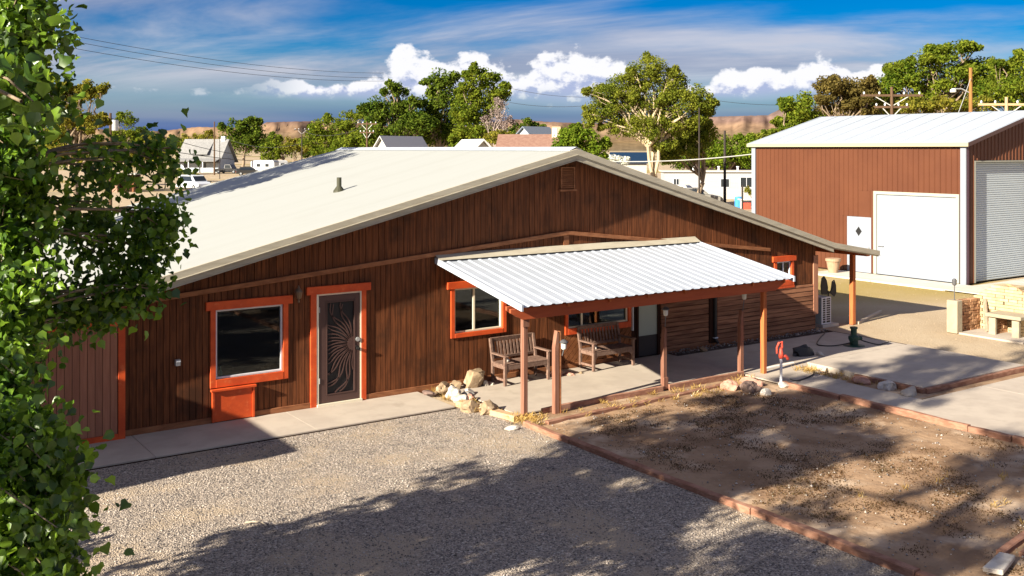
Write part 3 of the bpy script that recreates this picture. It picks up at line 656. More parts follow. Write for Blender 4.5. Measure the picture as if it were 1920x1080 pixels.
for x0, x1, nm in ((PX0-.03, PX0+.01, 'edge_trim'), (PX1-.01, PX1+.03, 'edge_trim')):
    obj(nm, MB().prism([(x0,PY0-.01,pz(PY0)-.07),(x0,PY1,pz(PY1)-.07),(x0,PY1,pz(PY1)+.042),(x0,PY0-.01,pz(PY0)+.042)], (x1-x0,0,0)), WROOF, pc)
obj('flashing', MB().prism([(PX0-.03,PY1-.20,pz(PY1-.2)+.042),(PX0-.03,PY1-.19,pz(PY1-.2)+.046),(PX0-.03,PY1+.005,2.685),(PX0-.03,PY1+.005,2.655)], (PX1-PX0+.06,0,0)), BEIGE, pc)
for i in range(8):
    x = PX0+.15+i*(PX1-PX0-.3)/7
    obj('rafter', MB().prism([(x-.02,PY0+.12,pz(PY0+.12)-.12),(x-.02,PY1,pz(PY1)-.12),(x-.02,PY1,pz(PY1)-.01),(x-.02,PY0+.12,pz(PY0+.12)-.01)], (.04,0,0)), ORANGEPOST, pc)
BEAMM = mat('red_brown_beam', (.40,.085,.028), (.34,.07,.024), scale=3, stretch=(.5,5,5), rough=.7, spec=.3)
obj('beam', MB().prism([(9.98,14.56,1.90),(9.98,14.56,1.965),(17.02,14.56,1.965),(17.02,14.56,1.90),(16.75,14.56,1.76),(10.25,14.56,1.76)], (0,.05,0)), BEAMM, pc, bevel=.004)
obj('beam', MB().prism([(10.02,14.74,1.92),(10.02,14.74,1.985),(17.0,14.74,1.985),(17.0,14.74,1.92),(16.75,14.74,1.78),(10.25,14.74,1.78)], (0,.05,0)), BEAMM, pc, bevel=.004)
obj('post', MB().box(10.30, 10.392, 14.625, 14.725, 0, 1.90), POSTW, pc, bevel=.006)
obj('post', MB().box(16.46, 16.555, 14.625, 14.725, 0, 1.90), ORANGEPOST, pc, bevel=.006)
obj('post_block', MB().box(10.28, 10.41, 14.608, 14.624, 1.62, 1.78), POSTW, pc)
# ================================================================== garden timbers and posts
def timber(a, b, wd, h, label, z=0.0, m=TIE, group='landscape timbers', name='timber'):
    a, b = Vector((a[0], a[1], z+h/2)), Vector((b[0], b[1], z+h/2)); L_ = (b-a).length; n = max(3, int(L_/.35)); d = (b-a)/n
    r = Vector((d.y, -d.x, 0)).normalized(); vs = []; fs = []
    for i in range(n+1):
        c = a+d*i; w2 = wd/2*(1+.06*rnd.uniform(-1, 1)); t = h/2+.008*rnd.uniform(-1, 1)
        vs += [c-r*w2-Vector((0,0,h/2+.02)), c+r*w2-Vector((0,0,h/2+.02)), c+r*w2+Vector((0,0,t-.012)), c+r*(w2-.015)+Vector((0,0,t)), c-r*(w2-.015)+Vector((0,0,t)), c-r*w2+Vector((0,0,t-.012))]
    for i in range(n):
        for k in range(6): fs.append((i*6+k, i*6+(k+1) % 6, (i+1)*6+(k+1) % 6, (i+1)*6+k))
    fs += [tuple(range(5, -1, -1)), tuple(range(n*6, n*6+6))]
    mid = (a+b)/2; o = obj(name, (vs, [f[::-1] for f in fs]), m, org=(mid.x, mid.y, 0)); return tag(o, label, 'timber', group)
ys = [14.28, 13.0, 11.75, 9.15, 6.75, 4.2]
lab = ['sunlit first timber of the drive edging beside the porch post', 'second timber of the drive edging where the tree shade begins', 'third timber of the drive edging between gravel and dirt',
       'fourth timber of the drive edging between gravel and dirt', 'drive edging timber running out of the bottom of the picture']
for i in range(5): timber((10.10+.012*(i % 2), ys[i]), (10.10-.01*(i % 2), ys[i+1]+.012), .12, .075+.012*(i % 2), lab[i])
timber((9.92, 16.15), (10.17, 14.62), .20, .085, 'pale sunlit timber between the rock pile and the porch post', m=mat('pale_timber', (.55,.38,.22), (.45,.30,.17), scale=3, stretch=(2,2,6), rough=.9, bump=.005, bscale=12))  # a paler brown than the other timbers
timber((10.42, 14.10), (12.7, 14.20), .10, .075, 'reddish timber along the yard nearest the porch corner')
timber((12.72, 14.22), (15.05, 14.36), .10, .075, 'reddish timber along the yard ending at the small rock pile')
timber((10.78, 14.74), (13.75, 14.80), .055, .11, 'long edge board of the porch floor between first two lamp posts')
timber((13.92, 14.80), (16.06, 14.83), .055, .11, 'shorter edge board of the porch floor by the orange post')
yr = [13.72, 12.35, 9.75, 9.0, 6.4]
lab = ['short walkway edging timber starting at the water hydrant', 'long walkway edging timber in tree shade beside the dirt yard', 'sunlit walkway edging timber with a clean cut end', 'walkway edging timber leaving the picture at its lower edge']
for i in range(4): timber((16.03+.02*(i % 2), yr[i]), (16.03+.0*i, yr[i+1]+.015), .11, .10+.012*(i % 2), lab[i])
timber((11.36, 6.53), (13.6, 6.92), .10, .09, 'dark timber beside the white slab in the lower corner')
timber((11.55, 6.36), (13.6, 6.70), .10, .09, 'pinkish timber in the lower corner next to a darker one')
timber((17.72, 11.72), (17.72, 13.3), .09, .115, 'dark brown edge timber on the short side of the raised slab')
timber((17.76, 11.72), (21.4, 11.72), .09, .115, 'dark brown edge timber along the near side of the raised slab')
timber((23.4, 17.5), (25.6, 18.35), .09, .06, 'pale weathered pole lying on sand beyond the orange eave post', m=mat('grey_pole', (.55,.45,.33), rough=.9), group=None)
timber((16.75, 14.93), (17.85, 15.02), .07, .025, 'white plank lying at the shade edge behind the hydrant', z=.03, m=mat('white_plank', (.7,.68,.63), rough=.7), group=None)

def lamp_head(parent, p, tilt, s=1.0):
    p = Vector(p); t = Vector(tilt); top = p+t
    obj('lamp_stem', MB().tube([p, top], .009, 6), LAMPG, parent)
    hd = obj('lamp_head', MB().lathe(top, [(.03,0),(.045,.02),(.05,.11),(.045,.12)], 12), CLEAR, parent)
    obj('lamp_cap', MB().lathe(top+Vector((0,0,.12)), [(.075,0),(.078,.015),(.05,.045),(.02,.06),(.001,.062)], 12), LAMPG, hd)
def lamp_post(x, y, h, wd, label, lp, tilt, m=POSTW, splice=0.0):
    t = thing('lamp_post', label, 'lamp post', (x, y, 0), 'porch posts with solar lamps'); v = []
    a = wd/2
    mb = MB(); mb.add([(x-a,y-a,0),(x+a,y-a,0),(x+a,y+a,0),(x-a,y+a,0),(x-a,y-a,h-.30),(x+a,y-a,h-.05),(x+a,y+a,h-.05),(x-a,y+a,h-.30),(x+.1*a,y-a,h),(x+.1*a,y+a,h)],
        [(0,3,2,1),(0,1,5,8,4),(1,2,6,5),(2,3,7,9,6),(3,0,4,7),(4,8,9,7),(5,6,9,8)])
    obj('post', mb, m, t, bevel=.005)
    if splice: obj('splice_block', MB().box(x-a-.012, x+a+.012, y-a-.022, y-a-.001, .02, splice), m, t)
    lamp_head(t, lp, tilt)
lamp_post(10.98, 14.60, 1.50, .095, 'tall weathered post with lamp hung low on its side', (11.07, 14.52, 1.05), (.02,-.02,.11))
lamp_post(13.86, 14.88, 1.24, .09, 'middle pointed post with splice block and solar lamp on top', (13.89, 14.88, 1.15), (.02,0,.30), splice=.25)
lamp_post(16.12, 14.96, 1.36, .095, 'pointed pale post with leaning solar lamp beside orange post', (16.17, 14.96, 1.25), (.06,0,.32))
obj('batten', MB().box(11.045, 11.07, 14.545, 14.62, 0, 1.48), TRIMW, bpy.data.objects['lamp_post'])

# ================================================================== benches
def bench(x0, y0, wd, label, seed):
    t = thing('bench', label, 'bench', (x0+wd/2, y0+.25, 0), 'wooden slatted benches on the porch'); D = .50; y1 = y0+D; z = .035
    for x in (x0, x0+wd-.055):
        obj('leg', MB().box(x, x+.055, y0, y0+.055, z, .60), BENCH, t, bevel=.004)
        obj('leg', MB().prism([(x,y1-.055,z),(x,y1,z),(x,y1+.0,.45),(x,y1+.09,.90),(x,y1+.045,.91),(x,y1-.055,.45)], (.055,0,0)), BENCH, t, bevel=.004)
        obj('armrest', MB().box(x-.015, x+.07, y0-.04, y1+.01, .605, .635), BENCH, t, bevel=.006)
        obj('side_rail', MB().box(x+.014, x+.04, y0+.055, y1-.055, .36, .43), BENCH, t); obj('stretcher', MB().box(x+.014, x+.04, y0+.055, y1-.055, .12, .165), BENCH, t)
    obj('front_rail', MB().box(x0+.055, x0+wd-.055, y0+.008, y0+.036, .345, .43), BENCH, t, bevel=.003)
    for k, x in ((1, x0+.055), (-1, x0+wd-.055)):
        obj('bracket', MB().prism([(x,y0+.012,.345),(x+k*.09,y0+.012,.345),(x+k*.03,y0+.012,.29),(x,y0+.012,.22)], (0,.02,0)), BENCH, t)
    for i in range(6): obj('seat_slat', MB().box(x0-.005, x0+wd+.005, y0+.005+i*.078, y0+.073+i*.078, .432, .455), BENCH, t, bevel=.004)
    def bk(zz): return y1-.03+max(0, (zz-.45))*.2
    obj('top_rail', MB().beam((x0+.03, bk(.87)+.02, .87), (x0+wd-.03, bk(.87)+.02, .87), .03, .085, (0,-.2,1)), BENCH, t, bevel=.004)
    obj('lower_back_rail', MB().beam((x0+.03, bk(.52)+.02, .52), (x0+wd-.03, bk(.52)+.02, .52), .028, .05, (0,-.2,1)), BENCH, t)
    n = 12
    for i in range(n):
        x = x0+.10+(wd-.2)*i/(n-1); obj('back_slat', MB().beam((x, bk(.54)+.02, .545), (x, bk(.83)+.02, .828), .044, .014, (0,1,-.2)), BENCH, t)
bench(11.33, 16.74, 1.12, 'sunlit wooden slatted bench under the sliding window', 1)
bench(13.62, 16.78, 1.16, 'half shaded wooden slatted bench under the porch window', 2)

# ================================================================== rocks
def rock(x, y, sx, sy, sz, label, m=STONE, seed=0, rough=.35, z=0.0, rz=None, group=None, sub=3, spike=0.0):
    bm = bmesh.new(); bmesh.ops.create_icosphere(bm, subdivisions=sub, radius=1); r = random.Random(seed*13+5); o3 = Vector((r.uniform(-50, 50), r.uniform(-50, 50), r.uniform(-50, 50)))
    cuts = []
    for _ in range(11):
        q = Vector((r.gauss(0,1), r.gauss(0,1), r.gauss(0,1))).normalized(); cuts.append((q, r.uniform(.62, .92)))
    for v in bm.verts:
        p = v.co.copy(); d = 1+rough*mnoise.noise(p*1.3+o3)+rough*.5*mnoise.noise(p*3.1+o3)
        cell = mnoise.cell(p*1.7+o3); d += rough*.22*(cell-.5)
        if spike: d += spike*max(0, mnoise.noise(p*2.6+o3*1.7))*(1 if p.z > -.2 else 0)
        p *= d
        for q, dd in cuts:
            e = p.dot(q)-dd
            if e > 0: p -= q*e
        p.x *= sx; p.y *= sy; p.z = max(p.z, -.55)*sz; v.co = p
    me = bpy.data.meshes.new('rock'); bm.to_mesh(me); bm.free(); me.materials.append(m)
    o = bpy.data.objects.new('rock', me); C.objects.link(o); o.location = (x, y, z+.50*sz); o.rotation_euler.z = r.uniform(0, 6.28) if rz is None else rz
    return tag(o, label, 'rock', group)
rock(10.84, 17.12, .26, .17, .27, 'tall jagged grey brown rock against the siding', STONE, 1, .5, spike=1.0, rz=.2)
rock(10.12, 17.10, .20, .14, .14, 'tan angular rock at the wall end of the path', STONE, 2, .45)
rock(9.78, 17.05, .16, .12, .09, 'dark low rock lying on the path by the wall', STONED, 3, .4)
rock(10.45, 17.16, .13, .11, .13, 'pitted tan rock between two larger rocks by the wall', STONE, 4, .5)
rock(10.05, 16.60, .19, .16, .17, 'pale whitish rock at the corner of the path', STONEW, 5, .35)
rock(10.02, 16.28, .17, .15, .11, 'flat cream rock next to the path corner', STONEW, 6, .35)
rock(10.28, 16.52, .10, .09, .09, 'small grey rounded rock on the timber', mat('grey_stone', (.30,.28,.26), (.38,.36,.33), scale=6, rough=.9), 7, .25)
rock(10.20, 16.22, .10, .09, .08, 'small reddish rock on the end of the timber', STONER, 8, .25, z=.03)
rock(10.42, 16.62, .12, .12, .10, 'pale oval rock on the porch floor edge', STONEW, 9, .2)
rock(9.82, 15.62, .20, .17, .16, 'large cream boulder at the gravel edge', STONE, 10, .4, spike=.4)
rock(10.04, 15.34, .22, .16, .15, 'big lumpy tan rock with a dark hollow', STONE, 11, .55, spike=.6)
rock(11.08, 17.05, .07, .06, .10, 'small white rock leaning at the bench leg', STONEW, 12, .3)
rock(11.22, 17.02, .06, .05, .06, 'tiny white pebble rock at the bench leg', STONEW, 13, .3)
rock(12.80, 16.98, .18, .12, .09, 'pinkish flat rock between the two benches', STONER, 14, .4)
rock(13.02, 16.86, .16, .10, .06, 'brown flat rock between the two benches', STONER, 15, .4)
rock(13.32, 16.84, .07, .06, .05, 'small rounded rock beside the shaded bench', STONE, 16, .3)
rock(9.77, 14.22, .14, .09, .045, 'flat white stone lying on sunlit gravel', STONEW, 17, .2)
rock(15.02, 13.72, .22, .15, .20, 'dark purple brown rock in the pile at the yard corner', STONED, 18, .5)
rock(15.14, 13.42, .16, .10, .09, 'white speckled flat rock in front of the dark rock', STONEW, 19, .4)
rock(14.82, 14.06, .22, .14, .15, 'reddish slab rock at the back of the corner pile', STONER, 20, .4)
rock(15.44, 14.06, .26, .16, .13, 'long reddish rock of the corner pile next to hydrant', STONER, 21, .35)
rock(15.97, 13.66, .15, .13, .08, 'pale grey stone at the foot of the hydrant', STONEW, 22, .25)
rock(17.48, 12.36, .24, .18, .15, 'pinkish white quartz rock beside the raised slab', STONEW, 23, .5)
rock(17.42, 11.84, .30, .16, .11, 'flat grey slab rock at the raised slab corner', mat('grey_slab_stone', (.42,.37,.31), (.33,.28,.23), scale=4, rough=.95, bump=.008), 24, .25, rz=.4)
rock(17.46, 13.0, .30, .13, .10, 'long red brown rock in the soil strip', STONER, 25, .35, rz=1.5)
rock(17.12, 17.06, .15, .09, .07, 'lone tan rock on the shaded porch by the wall', STONE, 26, .2, z=.03)
rock(11.56, 16.98, .055, .055, .055, 'round pale stone on the sunlit bench seat', STONEW, 27, .1, z=.45, sub=2)
rock(13.86, 17.02, .055, .055, .055, 'round pale stone on the half shaded bench seat', STONEW, 28, .1, z=.45, sub=2)
obj('white_slab_stone', MB().prism([(10.80,6.18,.05),(11.34,6.34,.05),(11.28,6.50,.05),(10.72,6.37,.05)], (0,0,.06)), STONEW, bevel=.01, org=(11.0, 6.3, 0)); tag(bpy.data.objects['white_slab_stone'], 'white flat paving stone at the lower corner of the yard', 'stone')

# ================================================================== small fittings
h = thing('yard_hydrant', 'red handled yard water hydrant on a white pipe', 'water hydrant', (15.99, 13.76, 0)); hx, hy = 15.99, 13.76
obj('pipe', MB().tube([(hx,hy,0),(hx,hy,.56)], .028, 10), WHITE, h)
hd = obj('head', MB().lathe((hx,hy,.55), [(.035,0),(.05,.03),(.05,.12),(.035,.17),(.03,.22)], 12).tube([(hx,hy,.60),(hx+.09,hy-.04,.60),(hx+.13,hy-.055,.56),(hx+.135,hy-.057,.52)], [.03,.03,.032,.028], 10), REDP, h, smooth=True)
obj('handle', MB().tube([(hx+.03,hy,.76),(hx+.02,hy,.88),(hx-.05,hy+.01,.87),(hx-.10,hy+.02,.78),(hx-.10,hy+.02,.66)], [.026,.026,.024,.02,.018], 8), REDP, h)
obj('lever_rod', MB().tube([(hx-.03,hy,.75),(hx+.05,hy,.78)], .012, 6), REDP, hd)
bg = rock(18.68, 15.42, .30, .20, .20, 'black crumpled tarpaulin lump on the concrete', mat('black_tarp', (.015,.015,.017), rough=.45, spec=.5, bump=.02, bscale=8), 40, .55); bg.name = 'tarpaulin'; bg['category'] = 'tarpaulin'
rock(18.98, 15.20, .13, .08, .06, 'white tipped stone holding down the black tarpaulin', STONEW, 41, .3, z=.03)
v = thing('sprinkler_valve', 'dark green sprinkler standpipe with hoses on the concrete edge', 'sprinkler valve', (20.6, 15.5, 0))
obj('base', MB().lathe((20.6,15.5,.0), [(.26,0),(.26,.04),(.15,.06)], 12), DKGREEN, v); obj('body', MB().lathe((20.6,15.5,.05), [(.10,0),(.10,.12),(.13,.13),(.13,.20),(.07,.24),(.07,.38),(.09,.385),(.09,.43)], 12), DKGREEN, v)
obj('outlet', MB().tube([(20.6,15.5,.2),(20.42,15.45,.2)], .05, 8).tube([(20.6,15.5,.2),(20.78,15.42,.2)], .05, 8), DKGREEN, v)
def hose(pts, label):
    P = [Vector(p) for p in pts]; q = []
    for i in range(len(P)-1):
        a, b = P[i], P[i+1]; a0 = P[max(0, i-1)]; b1 = P[min(len(P)-1, i+2)]
        for k in range(6):
            t = k/6; q.append(.5*((2*a)+(b-a0)*t+(2*a0-5*a+4*b-b1)*t*t+(3*a-a0-3*b+b1)*t**3))
    q.append(P[-1]); tag(obj('hose', MB().tube(q, .014, 6), BLACK, org=tuple(P[0])), label, 'hose', 'garden hoses')
hose([(21.3,16.9,.05),(20.6,16.5,.05),(19.9,16.0,.05),(20.1,15.7,.05),(20.42,15.47,.12)], 'black hose from the house corner to the green valve')
hose([(20.78,15.42,.15),(21.1,15.2,.05),(21.5,15.25,.04),(21.9,15.4,.01)], 'black hose from the green valve out to the sand')
hose([(16.06,13.6,.16),(16.5,13.75,.05),(17.1,13.9,.05),(17.5,14.15,.05)], 'thin dark hose across the walkway beside the hydrant')
# air conditioner outside the corner
ac = thing('air_conditioner', 'white outdoor air conditioner unit with grille at the house corner', 'air conditioner', (22.25, 18.1, 0)); ax0, ax1, ay0, ay1 = 22.17, 22.56, 17.70, 18.52
ACW = mat('pale_green_metal', (.46,.55,.52), rough=.45)
obj('casing', MB().box(ax0, ax1, ay0+.012, ay1, .07, .78), ACW, ac, bevel=.01)
fr = MB().box(ax0, ax1, ay0, ay0+.0118, .07, .10).box(ax0, ax1, ay0, ay0+.0118, .75, .78).box(ax0, ax0+.05, ay0, ay0+.0118, .10, .75).box(ax1-.03, ax1, ay0, ay0+.0118, .10, .75).box(ax0+.165, ax0+.20, ay0, ay0+.0118, .10, .75)
for i in range(10): fr.box(ax0+.05, ax1-.03, ay0+.001, ay0+.011, .155+i*.06, .17+i*.06)
gr = obj('grille', fr, WHITE, ac); obj('coil', MB().box(ax0+.05, ax1-.03, ay0+.008, ay0+.0112, .10, .75), BLACK, gr)
obj('pad', MB().box(ax0-.05, ax1+.22, ay0-.08, ay1+.05, -.01, .065), CONCW, ac)
orn = thing('metal_ornament', 'black two bladed metal ornament standing behind the air conditioner', 'ornament', (23.05, 18.18, 0)); ox, oy = 23.05, 18.18
obj('stake', MB().tube([(ox,oy,0),(ox,oy,.85)], .018, 6).tube([(ox,oy,.75),(ox+.16,oy-.05,.95)], .014, 6), BLACK, orn)
for c0, pts in (((ox-.14, .98), [(-.12,-.22),(.10,-.24),(.14,-.05),(.08,.16),(-.02,.28),(-.12,.22),(-.16,.0)]), ((ox+.22, .92), [(-.11,-.16),(.04,-.26),(.13,-.16),(.12,.06),(.05,.2),(-.04,.16)])):
    obj('blade', MB().prism([(c0[0]+a, oy, c0[1]+b) for a, b in pts], (.03, .05, 0)), BLACK, orn)
# planter
pt = thing('planter', 'large pale terracotta planter against the brown shed', 'planter', (32.05, 25.05, .045))
obj('pot', MB().lathe((32.05,25.05,.046), [(.17,0),(.22,.25),(.25,.42),(.27,.42),(.285,.44),(.285,.53),(.265,.535),(.25,.50),(.24,.46)], 20), TERRA, pt, smooth=False)
obj('soil', MB().lathe((32.05,25.05,.49), [(.235,0),(.24,.002)], 16), ROOM, pt)

# ================================================================== outdoor fireplace
fp = thing('outdoor_fireplace', 'tan masonry outdoor fireplace with curved wall and small firebox', 'fireplace', (25, 14.6, 0))
obj('pillar', MB().box(24.22, 24.46, 15.08, 15.38, 0, .84), mat('cement_render', (.36,.31,.22), (.31,.26,.185), scale=5, rough=.95), fp, bevel=.012)
def courses(name, a, b, topf, th, m, bl=.22, bh=.085, seed=1, mortar=None):
    """courses of blocks from a to b (plan points) up to topf(t)"""
    r = random.Random(seed); a, b = Vector(a+(0,)), Vector(b+(0,)); L_ = (b-a).length; d = (b-a)/L_; nrm = Vector((-d.y, d.x, 0)); mb = MB(); z = 0; row = 0
    while z < 2:
        x = -(row % 2)*bl/2; any_ = False
        while x < L_:
            x0, x1 = max(0, x)+.006, min(L_, x+bl*r.uniform(.9, 1.1))-.006; xm = (x0+x1)/2
            if x1-x0 > .03 and z+bh*.6 < topf(xm/L_):
                any_ = True; p = r.uniform(-.012, .012); z1 = min(z+bh-.01, topf(xm/L_)+.02)
                c0, c1 = a+d*x0-nrm*p, a+d*x1-nrm*p
                q0, q1 = c0+nrm*(th+2*p), c1+nrm*(th+2*p)
                mb.add([(c0.x,c0.y,z),(c1.x,c1.y,z),(q1.x,q1.y,z),(q0.x,q0.y,z),(c0.x,c0.y,z1),(c1.x,c1.y,z1),(q1.x,q1.y,z1),(q0.x,q0.y,z1)], [(0,3,2,1),(4,5,6,7),(0,1,5,4),(1,2,6,5),(2,3,7,6),(3,0,4,7)])
            x += bl
        z += bh; row += 1
        if not any_: break
    return obj(name, mb, m, fp)
courses('stone_wall', (24.47, 15.16), (25.40, 15.16), lambda t: .84-.02*t, .20, BRICKD, .16, .075, 3)
courses('curved_wall', (25.42, 15.35), (25.42, 12.9), lambda t: (.80 + .42*math.sin(min(1, max(0, (t-.02)/.62))*math.pi)**.8) if t < .64 else .80-.0*t, .55, BRICK, .24, .08, 4)
arc = [(25.42+.05, 15.35-2.45*t, .82+.42*math.sin(min(1, max(0, (t-.02)/.62))*math.pi)**.8) for t in [.36+.28*i/8 for i in range(9)]]
obj('arch_edge', MB().tube(arc, .035, 6), BRICKD, fp)
obj('rear_coping', MB().box(25.40, 25.72, 12.3, 13.75, .80, .87), BRICKD, fp)
courses('firebox_side', (24.86, 14.42), (25.40, 14.42), lambda t: .46, .10, BRICKD, .18, .075, 5)
courses('firebox_side', (24.86, 13.82), (25.40, 13.82), lambda t: .46, .10, BRICK, .18, .075, 6)
for ya in (13.80, 14.41): obj('firebox_jamb', MB().box(24.78, 24.855, ya-.03, ya+.15, 0, .47), bpy.data.materials['cement_render'], fp)
obj('firebox_slab', MB().box(24.70, 25.41, 13.68, 14.62, .475, .565), bpy.data.materials['cement_render'], fp, bevel=.01)
obj('hearth', MB().box(24.3, 25.41, 13.4, 15.1, -.02, .03), CONC, fp)
tag(obj('plank', MB().beam((24.98, 14.72, .035), (25.38, 15.02, .80), .10, .035, (1,0,.4)), mat('grey_weathered_plank', (.34,.26,.19), (.26,.19,.13), scale=4, stretch=(6,6,1), rough=.9), org=(24.98, 14.72, 0)), 'grey weathered plank leaning against the fireplace wall', 'plank')
sl_ = thing('stake_lamp', 'thin stake lamp on top of the fireplace pillar', 'lamp', (24.34, 15.23, .84))
obj('stake', MB().tube([(24.34,15.23,.84),(24.34,15.23,1.22)], .012, 6), LAMPG, sl_); obj('head', MB().lathe((24.34,15.23,1.22), [(.03,0),(.055,.02),(.06,.12),(.065,.13),(.04,.17),(.005,.18)], 10), LAMPG, sl_)

# ================================================================== shed
SX, SY0, SY1, SZ, RX, RZ, SXR = 33.0, 20.2, 29.95, 4.93, 37.6, 6.12, 42.2
shed = thing('shed', 'tall brown metal shed with white roof, white doors and roller door', 'shed', (37, 25, 0))
def panel_mesh(L_, z0, z1f, along, base, nrm, nr=4, h=.022):
    """a ribbed sheet of length L_ along a direction, from z0 up to z1f(s)"""
    prof = []; s = L_/nr
    for i in range(nr): x = i*s; prof += [(x,0),(x+s*.70,0),(x+s*.78,h),(x+s*.90,h),(x+s*.98,0)]
    prof.append((L_, 0)); A, B, Nn = Vector(along), Vector(base), Vector(nrm); n = len(prof)
    vs = [B+A*x+Nn*q+Vector((0,0,z0)) for x, q in prof]+[B+A*x+Nn*q+Vector((0,0,z1f(x))) for x, q in prof]
    return vs, [(i, i+1, n+i+1, n+i) for i in range(n-1)]
core = MB().box(SX+.03, SX+.15, SY0+.05, 20.45, 0, SZ).box(SX+.03, SX+.15, 20.45, 23.9, 3.10, SZ).box(SX+.03, SX+.15, 23.9, SY1-.02, 0, SZ)
core.box(SXR-.15, SXR, SY0+.05, SY1, 0, SZ).prism([(SX+.15,SY1-.12,0),(SXR-.15,SY1-.12,0),(SXR-.15,SY1-.12,SZ),(RX,SY1-.12,RZ-.02),(SX+.15,SY1-.12,SZ)], (0,.1,0))
sw_ = obj('wall', core, DARK, shed)
npan = 11; pl = (SY1-.12-(SY0+.12))/npan
for i in range(npan):
    ya = SY0+.12+i*pl; yb = ya+pl
    spans = [(.05, SZ)]
    if yb > 20.50 and ya < 23.85: spans = None
    if spans:
        if yb > 24.04 and ya < 25.14:
            obj('wall_panel', panel_mesh(pl-.004, 2.16, lambda x: SZ, (0,-1,0), (SX+.028, yb, 0), (-1,0,0)), SHEDW, sw_)
            if yb > 25.14: obj('wall_panel', panel_mesh(yb-25.14, .05, lambda x: 2.158, (0,-1,0), (SX+.028, yb, 0), (-1,0,0), 2), SHEDW, sw_)
            if ya < 24.04: obj('wall_panel', panel_mesh(24.04-ya-.004, .05, lambda x: 2.158, (0,-1,0), (SX+.028, 24.04, 0), (-1,0,0), 2), SHEDW, sw_)
        else: obj('wall_panel', panel_mesh(pl-.004, .05, lambda x: SZ, (0,-1,0), (SX+.028, yb, 0), (-1,0,0)), SHEDW, sw_)
    else:
        obj('wall_panel', panel_mesh(pl-.004, 3.16, lambda x: SZ, (0,-1,0), (SX+.028, yb, 0), (-1,0,0)), SHEDW, sw_)
        if yb > 23.92: obj('wall_panel', panel_mesh(yb-23.92, .05, lambda x: 3.158, (0,-1,0), (SX+.028, yb, 0), (-1,0,0), 1), SHEDW, sw_)
        if ya < 20.45: obj('wall_panel', panel_mesh(20.45-ya, .05, lambda x: 3.158, (0,-1,0), (SX+.028, 20.45, 0), (-1,0,0), 1), SHEDW, sw_)
def zs(x): return SZ+(RZ-SZ)*(1-abs(x-RX)/(RX-SX))
RD0, RD1, RDZ = 33.62, 37.2, 4.28
x = SX+.12
while x < SXR-.3:
    w_ = min(.9, SXR-.1-x); mid = x+w_/2
    if mid > RD0-.1 and x < RD1: z0 = RDZ+.06
    else: z0 = .05
    if x < RD0 < x+w_ and z0 > 1:
        obj('gable_panel', panel_mesh(RD0-.06-x, .05, lambda s, x=x: zs(x+s)-.02, (1,0,0), (x, SY0+.05, 0), (0,-1,0), 2), SHEDW, sw_)
        obj('gable_panel', panel_mesh(x+w_-RD0+.056, z0, lambda s: zs(RD0-.06+s)-.02, (1,0,0), (RD0-.06, SY0+.05, 0), (0,-1,0), 2), SHEDW, sw_)
    else: obj('gable_panel', panel_mesh(w_-.004, z0, lambda s, x=x: zs(x+s)-.02, (1,0,0), (x, SY0+.05, 0), (0,-1,0)), SHEDW, sw_)
    x += .9
gb = MB(); gb.prism([(SX+.15,SY0+.06,SZ),(SXR-.15,SY0+.06,SZ),(RX,SY0+.06,RZ-.06)], (0,.05,0)).box(SX+.15, RD0-.06, SY0+.06, SY0+.11, 0, SZ-.001).box(RD1, SXR-.15, SY0+.06, SY0+.11, 0, SZ-.001).box(RD0-.06, RD1, SY0+.06, SY0+.11, RDZ+.05, SZ-.001)
obj('gable_frame', gb, DARK, shed)
rf = MB()
for s in (-1, 1):
    e = SX-.16 if s < 0 else SXR+.16; ze = SZ+.035-.16*.255
    rf.prism([(e,SY0-.16,ze),(RX,SY0-.16,RZ+.035),(RX,SY0-.16,RZ+.075),(e,SY0-.16,ze+.04)], (0, SY1-SY0+.32, 0))
rf = obj('roof', rf, SROOF, shed)
for i in range(12):
    y = SY0-.10+i*.90; obj('rib', MB().beam((SX-.15,y,SZ+.037+.0355-.15*.255), (RX-.06,y,RZ+.072), .04, .012), SROOF, rf)
obj('eave_trim', MB().box(SX-.175, SX-.162, SY0-.17, SY1+.17, SZ-.10, SZ+.035), mat('cream_eave_trim', (.36,.34,.22), rough=.5), rf)
obj('rake_trim', MB().prism([(SX-.16,SY0-.175,SZ-.11),(RX,SY0-.175,RZ-.06),(SXR+.16,SY0-.175,SZ-.11),(SXR+.16,SY0-.175,SZ+.03),(RX,SY0-.175,RZ+.07),(SX-.16,SY0-.175,SZ+.03)], (0,.014,0)), mat('dark_brown_trim', (.09,.05,.045), rough=.5), rf)
for y0, y1 in ((SY0-.005, SY0+.20), (SY1-.19, SY1+.01)): obj('corner_trim', MB().box(SX-.045, SX+.02, y0, y1, .03, SZ-.02), SDOOR, shed)
obj('corner_trim', MB().box(SX+.021, SX+.16, SY0-.01, SY0+.03, .03, SZ-.02), mat('plum_trim', (.10,.05,.07), rough=.5), shed)
bdoor = obj('sliding_door', MB().box(SX+.01, SX+.05, 20.56, 23.80, .06, 3.05), SDOOR, shed)
obj('door_frame', MB().box(SX-.05, SX+.055, 23.80, 23.92, .05, 3.16).box(SX-.05, SX+.055, 20.45, 20.56, .05, 3.16).box(SX-.05, SX+.055, 20.56, 23.80, 3.05, 3.16), mat('cream_trim', (.34,.34,.29), rough=.5), bdoor)
obj('latch', MB().tube([(SX-.02,23.74,1.12),(SX-.05,23.74,1.12),(SX-.05,23.50,1.12)], .018, 6), GREYM, bdoor)
mdoor = obj('side_door', MB().box(SX-.012, SX+.04, 24.05, 25.13, .05, 2.15), SDOOR, shed)
